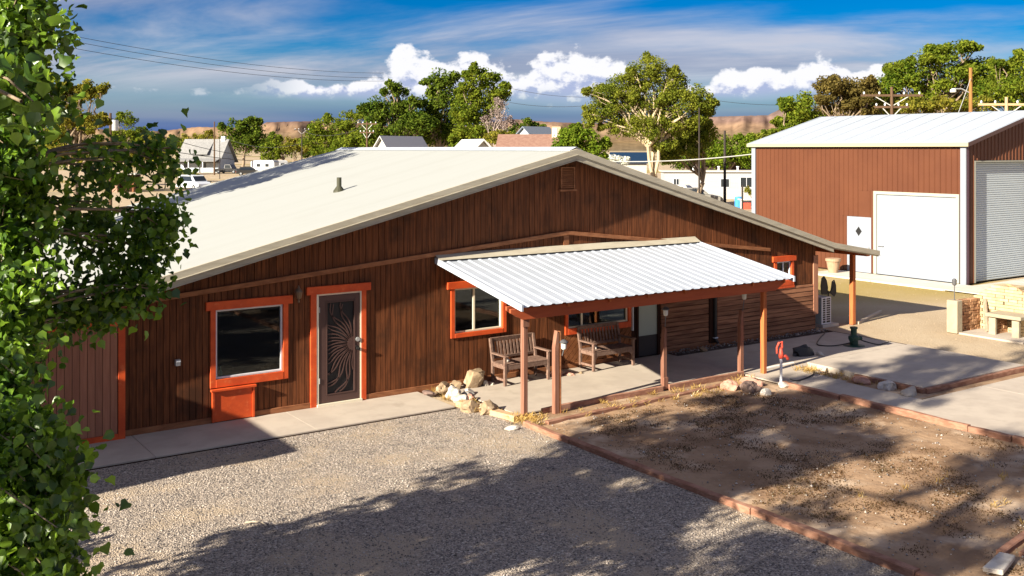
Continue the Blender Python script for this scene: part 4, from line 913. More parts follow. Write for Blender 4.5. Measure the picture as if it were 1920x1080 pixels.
obj('diamond_window', MB().prism([(SX-.022,24.60,1.42),(SX-.022,24.46,1.60),(SX-.022,24.60,1.78),(SX-.022,24.74,1.60)], (.009,0,0)), BLACK, mdoor); obj('knob', MB().tube([(SX-.012,24.14,1.0),(SX-.07,24.14,1.0)], .03, 8), GREYM, mdoor)
rd = obj('roller_door', MB().box(RD0, RD1, SY0+.20, SY0+.22, .05, RDZ), ROLLER, shed)
for i in range(54):
    z = .06+i*.078; obj('slat', MB().prism([(RD0,SY0+.195,z),(RD0,SY0+.172,z+.018),(RD0,SY0+.172,z+.055),(RD0,SY0+.195,z+.073)], (RD1-RD0,0,0)), ROLLER, rd)
obj('roller_jamb', MB().box(RD0-.06, RD0-.001, SY0+.02, SY0+.19, .05, RDZ).box(RD0-.06, RD1, SY0+.02, SY0+.19, RDZ+.001, RDZ+.05), bpy.data.materials['cream_trim'], rd)

# ---- fallen twigs on the drive
def twig(pts, r, label, m): tag(obj('twig', MB().tube([Vector(p) for p in pts], [r*(1-.6*i/(len(pts)-1)) for i in range(len(pts))], 6), m, org=tuple(pts[0])), label, 'twig', 'fallen twigs')
PTW = mat('pale_twig', (.55,.46,.34), rough=.9); DTW = mat('grey_twig', (.30,.25,.20), rough=.9)
twig([(4.50,12.50,.03),(4.60,12.47,.04),(4.67,12.41,.04),(4.70,12.34,.03),(4.69,12.28,.025)], .014, 'pale curved twig on sunlit gravel', PTW)
twig([(8.6,7.95,.02),(8.9,8.0,.04),(9.25,8.06,.03)], .012, 'straight pale stick on shaded gravel near the edging', DTW)
twig([(9.35,15.3,.02),(9.5,15.24,.03),(9.62,15.26,.02)], .010, 'small dark twig on gravel by the boulders', DTW)
# ================================================================== trees
def leaf_cloud(centres, radii, n, size, rng, flat=.75, squash=.8, shape='q'):
    """n leaves shared between clumps; each a small bent quad"""
    K = len(centres); idx = rng.integers(0, K, n); c = np.asarray(centres)[idx]; r = np.asarray(radii)[idx]
    d = rng.normal(size=(n, 3)); d /= np.linalg.norm(d, axis=1)[:, None]; rad = rng.random(n)**.45
    P = c + d*(rad*r)[:, None]*np.array([1, 1, squash])
    nrm = d*.6 + rng.normal(size=(n, 3))*.8 + np.array([0, 0, .35]); nrm /= np.linalg.norm(nrm, axis=1)[:, None]
    t = np.cross(nrm, rng.normal(size=(n, 3))); t /= np.linalg.norm(t, axis=1)[:, None]; b = np.cross(nrm, t)
    s = size*rng.uniform(.55, 1.3, n)[:, None]
    V = np.stack([P - t*s*.55, P - b*s*.30 + nrm*s*.10, P + t*s*.55, P + b*s*.30 + nrm*s*.10], 1).reshape(-1, 3)
    return V, np.arange(4*n).reshape(n, 4)
def limb(mb, a, b, r0, r1, rng, n=5, wob=.06, sides=6, sag=0.0):
    a, b = Vector(a), Vector(b); L_ = (b-a).length; pts = []
    for i in range(n+1):
        t = i/n; p = a.lerp(b, t); k = math.sin(t*math.pi)
        p += Vector((rng.normal()*wob*L_*k, rng.normal()*wob*L_*k, (.10*k*L_ if sag == 0 else sag*k*L_))); pts.append(p)
    mb.tube(pts, [r0+(r1-r0)*i/n for i in range(n+1)], sides, cap=False); return pts
def tree(name, label, px, D, blobs, n, size, lm, bark=BARK, tr=.25, fork=.35, seed=1, group=None, cat='tree', cl=9, clr=.42, basepx=None, stems=1, depth=.85):
    """blobs: (column, row, half width, half height) of the parts of the crown, D metres out"""
    rng = np.random.default_rng(seed); base = at(px if basepx is None else basepx, D); t = thing(name, label, cat, base, group); k = D/FPX; cs = []; rs = []; mb = MB()
    B = []
    for (bx, by, rx, ry) in blobs:
        c = at(bx, D + rng.uniform(-.35, .35)*rx*k, zat(by, D)); B.append((c, rx*k*1.08, ry*k*1.08))
        for q in range(2):                             # uneven boughs standing out of the main mass
            a = rng.uniform(-.4, 3.5); B.append((at(bx+math.cos(a)*rx*.85, D+rng.uniform(-.4, .4)*rx*k, zat(by-math.sin(a)*ry*.85, D)), rx*k*rng.uniform(.28, .5), ry*k*rng.uniform(.3, .5)))
    B = [(c, rx, max(rz, .15)) for c, rx, rz in B]
    zlo = min(c.z-rz for c, rx, rz in B); ztop_ = max(c.z for c, rx, rz in B); zf = max(.8, zlo*.9+.1*ztop_) if fork is None else fork*ztop_
    forks = []
    for s in range(stems):
        f = Vector((base.x+rng.normal()*.15*stems, base.y+rng.normal()*.15*stems, zf)) + Vector((rng.normal()*.3, rng.normal()*.3, 0)); forks.append(f)
        limb(mb, base+Vector((rng.normal()*.1*(stems-1), rng.normal()*.1*(stems-1), -.1)), f, tr/(stems**.5), tr*.75/(stems**.5), rng, 5, .02, 8, .0001)
    for c, rx, rz in B:
        f = forks[int(rng.integers(len(forks)))]; p = limb(mb, f, c, tr*.45, tr*.10, rng, 6, .05)
        m = max(6, int(cl*1.9*(rx*rz)**.5/1.2))
        for i in range(m):
            d = rng.normal(size=3); d /= np.linalg.norm(d); q = rng.random()**.45
            cc = c + Vector((d[0]*rx*q*.92, d[1]*rx*depth*q*.92, d[2]*rz*q*.92)); cs.append(tuple(cc)); rs.append(clr*min(rx, rz)*rng.uniform(.6, 1.35)+.12)
            if i % 3 == 0: limb(mb, p[int(rng.integers(2, 6))], cc, tr*.10, tr*.03, rng, 4, .06, 5)
    obj('trunk', mb, bark, t, smooth=True)
    for c, rx, rz in B:                                # loose filling of each bough
        for i in range(max(2, int(cl*.45*(rx*rz)**.5/1.2))): cs.append(tuple(c)); rs.append((rx*rz)**.5*.98)
    V, F = leaf_cloud(cs, rs, int(n*2.4), size*.80, rng); big_mesh('crown', V, F, lm, t); return t
L_DK = leaf_mat('dark_green_leaves', (.040,.085,.012), (.135,.180,.022))
L_MD = leaf_mat('green_leaves', (.065,.120,.012), (.19,.22,.024))
L_YG = leaf_mat('yellow_green_leaves', (.11,.135,.018), (.27,.235,.034))
L_OL = leaf_mat('olive_leaves', (.085,.125,.015), (.225,.24,.032))
L_BR = leaf_mat('bronze_leaves', (.095,.080,.022), (.175,.135,.04))
L_BG = leaf_mat('bright_green_leaves', (.085,.155,.012), (.19,.24,.026))
L_GY = leaf_mat('grey_twigs', (.22,.17,.15), (.30,.24,.22), trans=.1)
G1 = 'trees behind the house'
tree('locust_tree', 'tall spreading olive green tree with pale forked trunk behind the roof peak', 1222, 78,
     [(1215,135,38,30),(1165,165,42,28),(1262,158,38,28),(1130,175,35,22),(1120,205,32,20),(1165,205,45,28),(1220,190,45,34),(1275,195,42,28),(1312,185,30,24),(1328,205,16,18),(1215,240,48,26),(1270,235,36,22),(1160,240,38,16),(1105,225,18,12),(1300,225,22,14),(1240,270,30,18)],
     36000, .20, L_OL, PALEBARK, .27, .42, 11, G1, cl=9, stems=3, clr=.36)
tree('elm_tree', 'dark spreading tree with broken top left of the tall pair', 745, 128, [(740,168,26,16),(720,205,40,24),(760,210,36,30),(700,215,28,20),(780,235,36,30),(735,245,46,26),(695,250,26,24)], 10000, .42, L_DK, BARK, .4, .3, 21, G1, cl=5)
tree('elm_tree', 'tall dark green tree with rounded top standing between two others', 820, 132, [(825,148,34,20),(835,180,30,24),(810,195,30,24),(830,225,40,28),(805,250,40,26),(845,255,34,24)], 9000, .42, L_DK, BARK, .4, .3, 22, G1, cl=5)
tree('cottonwood_tree', 'tallest bright green tree left of the roof peak', 890, 124, [(902,145,34,22),(938,175,22,20),(890,175,32,24),(880,210,36,30),(890,245,36,30),(870,265,28,20),(915,205,26,20)], 10500, .40, L_MD, BARK, .4, .3, 23, G1, cl=5)
tree('bare_tree', 'greyish bare tree with pale twigs behind the brown roofed house', 935, 112, [(935,205,20,18),(925,230,22,16),(948,232,16,14)], 900, .22, L_GY, mat('grey_bark', (.34,.27,.24), rough=.95), .16, .35, 24, G1, cl=9)
tree('shrub', 'yellowish bush beneath the bare grey tree', 940, 106, [(930,258,20,16),(955,262,22,16)], 2200, .3, L_YG, BARK, .1, .3, 25, G1, cat='shrub', cl=5)
tree('elm_tree', 'rounded mid green tree in front of the left mesa', 625, 175, [(620,245,40,26),(590,262,26,26),(660,255,28,30),(635,275,40,24),(665,220,26,14)], 7000, .5, L_MD, BARK, .35, .3, 26, G1, cl=4)
tree('elm_tree', 'dark dome shaped tree by the grey roofed house', 455, 245, [(435,248,26,24),(465,243,30,22),(455,270,40,22),(480,262,20,24)], 5000, .7, L_DK, BARK, .4, .3, 27, G1, cl=3)
tree('elm_tree', 'low green trees mass right of the dark dome tree', 530, 235, [(515,272,16,18),(540,280,22,14),(505,290,20,14)], 2400, .6, L_MD, BARK, .3, .3, 28, G1, cl=3)
tree('maple_tree', 'low bright green tree right of the roof peak', 1085, 72, [(1060,265,30,20),(1095,262,34,24),(1120,280,22,22),(1080,290,44,18)], 7000, .26, L_BG, BARK, .2, .3, 29, G1, cl=5)
tree('elm_tree', 'small dark evergreen tree peeking over the brown roofed house', 985, 150, [(985,235,22,12),(1000,242,26,10),(960,246,12,10)], 1800, .4, L_DK, BARK, .2, .3, 30, G1, cl=3)
tree('elm_tree', 'olive tree in front of the dark utility pole', 1300, 84, [(1290,250,34,20),(1320,255,28,24),(1300,280,44,22),(1260,290,26,20)], 6500, .28, L_OL, BARK, .22, .3, 31, G1, cl=5)
tree('elm_tree', 'green trees above the long white mobile home', 1365, 118, [(1340,285,36,24),(1375,278,34,24),(1400,290,26,20),(1345,300,50,16),(1400,270,20,16)], 6500, .34, L_BG, BARK, .25, .3, 32, G1, cl=5)
tree('elm_tree', 'dark shaded tree behind the white mobile home', 1290, 128, [(1275,300,36,18),(1310,300,28,18)], 3000, .36, L_DK, BARK, .25, .3, 33, G1, cl=5)
tree('elm_tree', 'dark green tree at the far corner of the shed roof', 1495, 70, [(1500,200,34,24),(1490,228,36,20),(1520,225,30,26),(1480,248,26,12)], 6500, .26, L_MD, BARK, .25, .3, 34, G1, cl=6)
tree('maple_tree', 'bronze leaved tree behind the shed roof', 1580, 76, [(1560,165,36,22),(1600,175,36,26),(1625,170,22,26),(1570,200,44,22),(1620,205,36,20)], 8500, .27, L_BR, BARK, .3, .3, 35, G1, cl=7)
tree('elm_tree', 'huge green tree with feathery top behind the shed', 1745, 84, [(1745,110,50,22),(1800,95,40,14),(1700,135,46,24),(1770,140,60,28),(1830,130,36,30),(1660,160,40,24),(1730,175,70,26),(1810,175,56,26),(1850,160,30,30),(1660,195,44,20)], 18000, .30, L_MD, BARK, .4, .3, 36, G1, cl=6)
tree('elm_tree', 'green tree at the right edge of the picture behind shed', 1900, 80, [(1890,135,34,22),(1930,120,30,26),(1880,175,44,30),(1930,170,40,36),(1960,140,40,40)], 9000, .28, L_MD, BARK, .35, .3, 37, G1, cl=6)
tree('elm_tree', 'yellow green tree wall low behind the utility crossarms', 1690, 78, [(1640,200,40,14),(1700,200,50,16),(1770,200,50,16),(1830,198,36,14)], 6000, .26, L_YG, BARK, .2, .3, 38, G1, cl=6)
tree('locust_tree', 'yellow green tree seen behind the near poplar leaves', 150, 62, [(130,185,34,26),(170,175,28,20),(125,225,36,28),(165,230,34,22),(110,275,34,28),(150,285,40,22)], 8000, .24, L_YG, BARK, .25, .35, 39, G1, cl=7)
tree('elm_tree', 'small dark green tree right of the brown utility pole', 235, 140, [(235,225,18,16),(228,250,20,16),(245,265,20,16)], 2600, .36, L_MD, BARK, .2, .3, 40, G1, cl=4)
tree('elm_tree', 'yellowish tree clump left of the grey roofed house', 270, 185, [(255,272,24,18),(285,275,22,20),(245,295,30,18),(290,298,22,16)], 3600, .5, L_YG, BARK, .2, .3, 41, G1, cl=4)
tree('elm_tree', 'dark shaded trees low left behind the poplar', 190, 130, [(180,280,30,24),(215,290,26,22),(150,300,34,24)], 3500, .36, L_DK, BARK, .2, .3, 42, G1, cl=5)
tree('elm_tree', 'pale green tree behind the grey roofed house chimney', 375, 260, [(360,262,22,12),(385,258,20,12)], 1500, .6, L_YG, BARK, .2, .3, 43, G1, cl=3)
tree('shrub', 'green bush in front of the grey roofed house porch', 340, 150, [(335,325,16,8),(360,330,14,8),(318,328,12,10)], 1500, .3, L_MD, BARK, .06, .3, 44, G1, cat='shrub', cl=4)
tree('shrub', 'yellow green roadside bush behind the white parked car', 376, 118, [(372,338,12,9),(385,345,10,8)], 1000, .22, L_YG, BARK, .05, .3, 45, G1, cat='shrub', cl=4)
# a row of low growth far out in front of the mesa
tree('elm_tree', 'distant low dark tree line left of the tall trees', 560, 320, [(575,284,22,10),(600,286,26,9)], 1600, .8, L_DK, BARK, .2, .3, 46, G1, cl=2)
# tree beyond the left end of the house that shades its roof
tree('elm_tree', 'leafy tree beyond the left end of the house', -60, 23, [(-60,40,130,90),(-130,150,130,100),(-10,150,90,80),(-80,-60,120,90)], 5000, .16, L_MD, BARK, .22, .35, 47, 'trees by the house', cl=9, clr=.28)

# ---- the poplar beside the camera, its leaves large and close
def near_tree(name, label, base, blobs, n, size, lm, seed, tr=.24, top=None, group='trees by the house'):
    rng = np.random.default_rng(seed); base = Vector(base); t = thing(name, label, 'tree', base, group); mb = MB(); cs = []; rs = []
    top = Vector(top); tp = limb(mb, base+Vector((0,0,-.1)), top, tr, tr*.2, rng, 10, .012, 10, .0001)
    ends = []
    for (c, r3, m) in blobs:
        c = Vector(c); zt = max(.6, c.z-1.2*r3[2]-.5); i = min(range(len(tp)), key=lambda j: abs(tp[j].z-zt)); p = limb(mb, tp[i], c+Vector((0,0,r3[2]*.6)), tr*.11, tr*.03, rng, 7, .03, 6)
        for q in range(m):
            d = rng.normal(size=3); d /= np.linalg.norm(d); f = rng.random()**.38
            cc = c+Vector((d[0]*r3[0]*f, d[1]*r3[1]*f, d[2]*r3[2]*f)); st = p[int(rng.integers(4, 8))]
            limb(mb, st, cc, .012, .004, rng, 3, .05, 4); ends.append((st, cc))
    obj('trunk', mb, BARK, t, smooth=True)
    # leaves hang along the twigs: a pointed, slightly folded blade of six corners
    k = rng.integers(0, len(ends), n); A = np.array([tuple(e[0]) for e in ends])[k]; Bq = np.array([tuple(e[1]) for e in ends])[k]
    u = 1-.6*rng.random(n)**1.5; P = A+(Bq-A)*u[:, None]+rng.normal(size=(n, 3))*np.array([.10,.10,.11])
    nr = rng.normal(size=(n, 3))*.75+np.array([-.35,-.25,.45]); nr /= np.linalg.norm(nr, axis=1)[:, None]
    dn = np.array([0,0,-1.])[None]+rng.normal(size=(n, 3))*.7; ax = dn-nr*(dn*nr).sum(1)[:, None]; ax /= np.linalg.norm(ax, axis=1)[:, None]; sd = np.cross(nr, ax)
    s = size*rng.uniform(.6, 1.25, n)
    def pt(a, b, c): return P+ax*(s*a)[:, None]+sd*(s*b)[:, None]+nr*(s*c)[:, None]
    fold = rng.uniform(.02, .30, n); tip = rng.uniform(-.30, .12, n)
    V = np.stack([pt(-.42,0,0), pt(-.36,.34,fold), pt(.02,.46,fold*1.2), pt(.36,.18,fold*.6), pt(.62,0,tip), pt(.36,-.18,fold*.6), pt(.02,-.46,fold*1.2), pt(-.36,-.34,fold), pt(.05,0,0)], 1).reshape(-1, 3)
    f = np.array([(0,1,2,8),(8,2,3,4),(8,4,5,6),(0,8,6,7)]); F = (f[None]+(np.arange(n)*9)[:, None, None]).reshape(-1, 4)
    big_mesh('crown', V, F, lm, t); return t
POP = leaf_mat('poplar_leaves', (.046,.130,.010), (.155,.260,.022), irand=.5, trans=.5, gloss=.04, scale=1.2)
def bl(px, py, rx, ry, D, m, dr=None): k = D/FPX; return (tuple(at(px, D, zat(py, D))), (rx*k, (dr or rx*k), ry*k), m)
near_tree('poplar_tree', 'poplar with big glossy leaves filling the left edge of the picture', (-.6, 8.6, 0),
    [bl(40,40,75,120,7.6,34,.7), bl(30,200,90,100,7.7,28,.7), bl(15,330,62,90,7.8,22,.6), bl(20,460,62,80,7.8,20,.6), bl(35,570,72,70,7.6,20,.6), bl(0,690,70,70,7.2,22,.7), bl(50,830,85,60,6.6,24,.8), bl(75,940,75,60,6.4,28,.7), bl(30,1040,90,60,6.2,30,.7), bl(60,1120,100,60,6.2,26,.7),
     bl(305,430,30,50,8.6,6,.2), bl(322,310,9,55,8.6,5,.08), bl(258,480,44,50,8.8,6,.2), bl(205,410,30,50,8.8,5,.2), bl(228,320,15,45,8.7,2,.1), bl(275,555,36,36,8.6,4,.2), bl(190,550,50,45,8.6,6,.2), bl(160,605,40,30,8.5,3,.2),
     bl(0,70,45,35,3.7,1,.3), bl(40,205,50,25,4.3,1,.3),
     ((-1.2,9.0,6.5),(.8,1.0,1.6),20), ((-.8,8.8,9.5),(.8,1.0,1.6),16), ((-.7,8.8,11.2),(.6,.8,.9),10), ((-1.4,6.6,4.6),(.8,.9,1.5),18), ((-1.2,6.9,3.0),(.8,.9,1.0),16)],
    31000, .070, POP, 5, .26, (-.5, 8.8, 12.2))
near_tree('poplar_tree', 'broad dense poplar standing just beyond the left edge', (-2.6, 9.4, 0),
    [((-2.6,9.3,1.7),(1.1,1.7,.8),44), ((-2.6,9.4,3.1),(1.2,2.1,1.0),70), ((-2.6,9.5,4.6),(1.2,2.2,1.0),76), ((-2.6,9.6,6.1),(1.2,2.2,1.0),60), ((-2.6,9.5,7.5),(1.1,2.0,.9),40), ((-2.5,9.6,8.9),(1.0,1.9,.9),32), ((-2.5,9.4,10.4),(.8,1.3,1.0),20)],
    27000, .125, POP, 15, .28, (-2.6, 9.4, 11.0))
near_tree('poplar_tree', 'second poplar left of the drive casting broken shade', (-5.2, 4.6, 0),
    [((-5.2,4.6,4.5),(1.3,1.4,1.8),40), ((-5.0,4.2,7.0),(1.2,1.3,1.6),36), ((-5.3,5.0,9.2),(1.0,1.1,1.5),26), ((-4.6,5.6,5.8),(.9,.8,1.3),22), ((-5.2,3.2,6.0),(.8,.9,1.4),20)],
    7000, .12, POP, 6, .22, (-5.2, 4.7, 10.4))
t = near_tree('shrub', 'unseen round shrub added left of the gravel drive to shade it', (-1.1, 12.3, 0), [((-1.1,12.3,.95),(1.0,.9,.75),40)], 3000, .09, L_MD, 7, .06, (-1.1, 12.3, 1.2))  # out of view, added to cast the rounded shadow on the drive
t['category'] = 'shrub'
# neighbour's garage to the left, out of the picture; its eave shades the path and the barn door
ga = thing('garage', 'plain brown garage left of the gravel drive', 'garage', (-4.2, 17, 0))
obj('wall', MB().box(-6.9, -1.45, 14.0, 14.12, 0, 3.2).box(-6.9, -6.78, 14.121, 20.4, 0, 3.2).box(-1.57, -1.45, 14.121, 20.4, 0, 3.2).box(-6.9, -1.45, 20.401, 20.52, 0, 3.2), WOOD, ga)
obj('roof', MB().prism([(-7.1,13.85,3.21),(-1.3,13.85,3.21),(-1.3,13.85,3.48),(-7.1,13.85,3.48)], (0,6.9,0)), ROOF, ga)
obj('door', MB().box(-5.6, -2.8, 13.95, 13.999, .0, 2.3), WHITE, ga)
# ================================================================== neighbours
def frame_axes(px, D, head):
    """origin on the ground and axes: u runs to the right, v runs away, turned by head"""
    a = at(px, D); h = YAW + R(head); return a, Vector((math.cos(h), -math.sin(h), 0)), Vector((math.sin(h), math.cos(h), 0))
def obox(mb, o, u, v, a0, a1, b0, b1, z0, z1):
    p = lambda a, b, z: o+u*a+v*b+Vector((0,0,z))
    return mb.add([p(a0,b0,z0),p(a1,b0,z0),p(a1,b1,z0),p(a0,b1,z0),p(a0,b0,z1),p(a1,b0,z1),p(a1,b1,z1),p(a0,b1,z1)], [(0,3,2,1),(4,5,6,7),(0,1,5,4),(1,2,6,5),(2,3,7,6),(3,0,4,7)])
def oprism(mb, o, u, v, prof, b0, b1):
    """profile in (u,z) swept along v"""
    n = len(prof); return mb.add([o+u*a+v*b0+Vector((0,0,z)) for a, z in prof]+[o+u*a+v*b1+Vector((0,0,z)) for a, z in prof], [tuple(range(n)), tuple(range(2*n-1, n-1, -1))]+[(i, n+i, n+(i+1) % n, (i+1) % n) for i in range(n)])
GROOF = mat('grey_shingles', (.20,.20,.20), (.26,.26,.26), scale=3, rough=.9); GWALL = mat('pale_grey_wall', (.45,.50,.56), (.40,.44,.50), scale=1, rough=.85)
BROOF = mat('brown_shingles', (.22,.12,.09), (.27,.16,.12), scale=3, rough=.9); DKGLASS = mat('dark_glass', (.02,.025,.03), rough=.1, spec=.6)
BLUEROOF = mat('blue_metal_roof', (.010,.030,.065), rough=.4); CWALL = mat('cream_wall', (.42,.41,.38), rough=.8)
def gable_house(name, label, px, D, head, wd, dp, hw, hr, wallm, roofm, wins=(), ridge_u=True, eav=.4, dormer=False, chimney=None):
    o, u, v = frame_axes(px, D, head); t = thing(name, label, 'house', o); h = wd/2
    if ridge_u: u2, v2, w2, d2, off = v, u, dp, wd, o+v*dp/2-u*wd/2   # profile runs along v, swept along u
    else: u2, v2, w2, d2, off = u, v, wd, dp, o
    p = oprism(MB(), off, u2, v2, [(-w2/2,0),(w2/2,0),(w2/2,hw),(0,hr-.1),(-w2/2,hw)], 0, d2)
    wl = obj('wall', p, wallm, t); sl = (hr-hw)/(w2/2)
    rf = MB()
    for s in (-1, 1): oprism(rf, off, u2, v2, [(s*(w2/2+eav), hw-eav*sl+.02),(0,hr),(0,hr+.14),(s*(w2/2+eav), hw-eav*sl+.16)][::s], -eav, d2+eav)
    rf = obj('roof', rf, roofm, t)
    for (a, z0, ww, hh) in wins:
        wn = obj('window', obox(MB(), o, u, v, a-ww/2-.08, a+ww/2+.08, -.05, -.005, z0-.08, z0+hh+.08), WHITE, t); obj('pane', obox(MB(), o, u, v, a-ww/2, a+ww/2, -.07, -.051, z0, z0+hh), DKGLASS, wn)
    if dormer:
        dm = obj('dormer', obox(MB(), o, u, v, -1.6, 1.4, 1.0, dp*.45, hw+.5, hw+1.25), DKGLASS, rf); obj('dormer_roof', oprism(MB(), o+u*-1.9, v, u, [(.3,hw+1.1),(dp*.5,hr-.15),(dp*.5,hr),(.3,hw+1.3)], 0, 3.6), roofm, rf)
    if chimney: obj('chimney', obox(MB(), o, u, v, chimney-.4, chimney+.4, dp*.45, dp*.45+.7, hr-.6, hr+.7), WHITE, rf)
    return t, o, u, v
t, o, u, v = gable_house('house', 'grey shingle roofed house with dormer and pale walls left of the utility pole', 372, 205, 8, 8.4, 8, 2.5, 6.6, GWALL, GROOF, [(-2.6,.9,1,1.2),(1.2,.9,1,1.2)], eav=.6, dormer=True, chimney=3.6)
obj('porch_roof', oprism(MB(), o-u*4.6, v, u, [(-2.2,2.2),(.4,2.75),(.4,2.9),(-2.2,2.35)], 0, 9.2), GROOF, t)
for a in (-4.2, -1.2, 1.8, 4.2): obj('porch_post', obox(MB(), o, u, v, a-.08, a+.08, -2.0, -1.84, 0, 2.25), WHITE, t)
gable_house('house', 'small white gabled house below the dark elms', 716, 108, 30, 3.4, 7, 3.6, 6.0, CWALL, mat('pale_roof', (.45,.45,.46), rough=.7), [(0,4.0,.7,.8)], ridge_u=False)
gable_house('house', 'white gable end under the yellow bush near the roof ridge', 905, 92, -20, 3.0, 6, 4.0, 5.5, CWALL, mat('white_roof', (.6,.6,.6), rough=.7), [], ridge_u=False)
t, o, u, v = gable_house('house', 'brown roofed house with rooftop cooler behind the ridge', 1000, 100, 4, 6.6, 8, 4.2, 6.1, CWALL, BROOF, [(-1,2.6,1,1)], eav=.5)
cl_ = obj('rooftop_cooler', obox(MB(), o, u, v, 1.7, 2.6, 3.2, 4.1, 5.7, 7.0), mat('tan_metal', (.42,.34,.22), rough=.6), t); obj('cooler_grille', obox(MB(), o, u, v, 1.8, 2.25, 3.15, 3.19, 5.95, 6.85), WHITE, cl_)
gable_house('house', 'dark grey gable roof behind the brown roofed house', 983, 135, 40, 5, 5, 5.4, 7.6, GWALL, mat('slate_roof', (.16,.19,.24), rough=.8), [], ridge_u=False)
t, o, u, v = gable_house('house', 'building with dark blue metal roof behind the pale tree trunk', 1182, 104, 2, 3.3, 5, 3.35, 4.25, CWALL, BLUEROOF, [(-.9,1.9,.8,.9)], eav=.3)
# single storey mobile home
o, u, v = frame_axes(1332, 96, 3); mh = thing('mobile_home', 'long low white mobile home behind the roof slope', 'mobile home', o)
obj('wall', obox(MB(), o, u, v, -4.3, 6.5, 0, 3.6, .0, 2.55), mat('white_siding', (.40,.40,.40), (.37,.37,.37), scale=1, stretch=(.2,.2,8), rough=.6), mh)
rf = obj('roof', obox(MB(), o, u, v, -4.5, 6.7, -.2, 3.8, 2.551, 2.68), mat('pale_flat_roof', (.50,.47,.42), rough=.8), mh)
for a in (-1.4, 1.0, 2.8): obj('roof_vent', MB().lathe(o+u*a+v*1.5+Vector((0,0,2.68)), [(.09,0),(.09,.32),(.14,.33),(.14,.4)], 8), WHITE, rf)
for a, ww, hh in ((-3.2,.45,.75), (1.35,.75,.75), (3.35,1.1,.9)):
    wn = obj('window', obox(MB(), o, u, v, a-ww/2-.06, a+ww/2+.06, -.04, -.003, 1.1, 1.22+hh), WHITE, mh); obj('pane', obox(MB(), o, u, v, a-ww/2, a-.03, -.06, -.041, 1.16, 1.16+hh), DKGLASS, wn); obj('pane', obox(MB(), o, u, v, a+.03, a+ww/2, -.06, -.041, 1.16, 1.16+hh), DKGLASS, wn)
obj('skirting', obox(MB(), o, u, v, -4.3, 6.5, -.03, -.004, 0, .35), CWALL, mh)
o, u, v = frame_axes(1360, 120, 3); bb = thing('barn', 'low dark brown barn between the trees and the mobile home', 'barn', o)
obj('wall', obox(MB(), o, u, v, -3, 5, 0, 4, 0, 2.9), mat('dark_barn_wall', (.05,.03,.025), rough=.9), bb); obj('roof', oprism(MB(), o-u*3.3, v, u, [(-.4,2.85),(2,3.75),(4.4,2.85),(4.4,3.0),(2,3.9),(-.4,3.0)], 0, 8.6), mat('dark_barn_roof', (.07,.04,.035), rough=.9), bb)
# travel trailer and outbuildings on the left
def trailer(label, px, D, head, L_, h, m):
    o, u, v = frame_axes(px, D, head); t = thing('travel_trailer', label, 'trailer', o)
    obj('body', oprism(MB(), o, u, v, [(-L_/2+.2,.45),(L_/2-.3,.45),(L_/2,.9),(L_/2,h-.25),(L_/2-.25,h),(-L_/2+.3,h),(-L_/2,h-.3),(-L_/2,.8)], 0, 2.3), m, t)
    for a in (-L_*.25, L_*.12): obj('window', obox(MB(), o, u, v, a, a+.7, -.03, -.002, 1.4, 1.95), DKGLASS, t)
    for a in (-.45, .45): obj('wheel', MB().tube([o+u*a+v*-.02+Vector((0,0,.34)), o+u*a+v*.2+Vector((0,0,.34))], .34, 12), BLACK, t)
    obj('hitch', obox(MB(), o, u, v, -L_/2-1.1, -L_/2+.21, 1.1, 1.2, .46, .56), BLACK, t)
trailer('white travel trailer parked beyond the roof slope', 492, 190, 10, 4.6, 2.6, WHITE)
trailer('smaller white trailer parked behind the first trailer', 522, 198, -25, 3.6, 2.5, mat('offwhite_trailer', (.60,.62,.66), rough=.5))
o, u, v = frame_axes(228, 112, 0); sb = thing('small_shed', 'small brick shed with dark doorway among the left trees', 'shed', o)
obj('wall', obox(MB(), o, u, v, -1.3, -.5, 0, 2.2, 0, 1.9).add([], []), mat('pink_brick', (.42,.25,.18), rough=.9), sb); obj('back_wall', obox(MB(), o, u, v, -.5, 1.3, .6, 2.2, 0, 1.9), DARK, sb); obj('side_post', obox(MB(), o, u, v, 1.15, 1.3, 0, .59, 0, 1.9), TRIMW, sb); obj('roof', obox(MB(), o, u, v, -1.5, 1.6, -.3, 2.4, 1.901, 2.05), CWALL, sb)
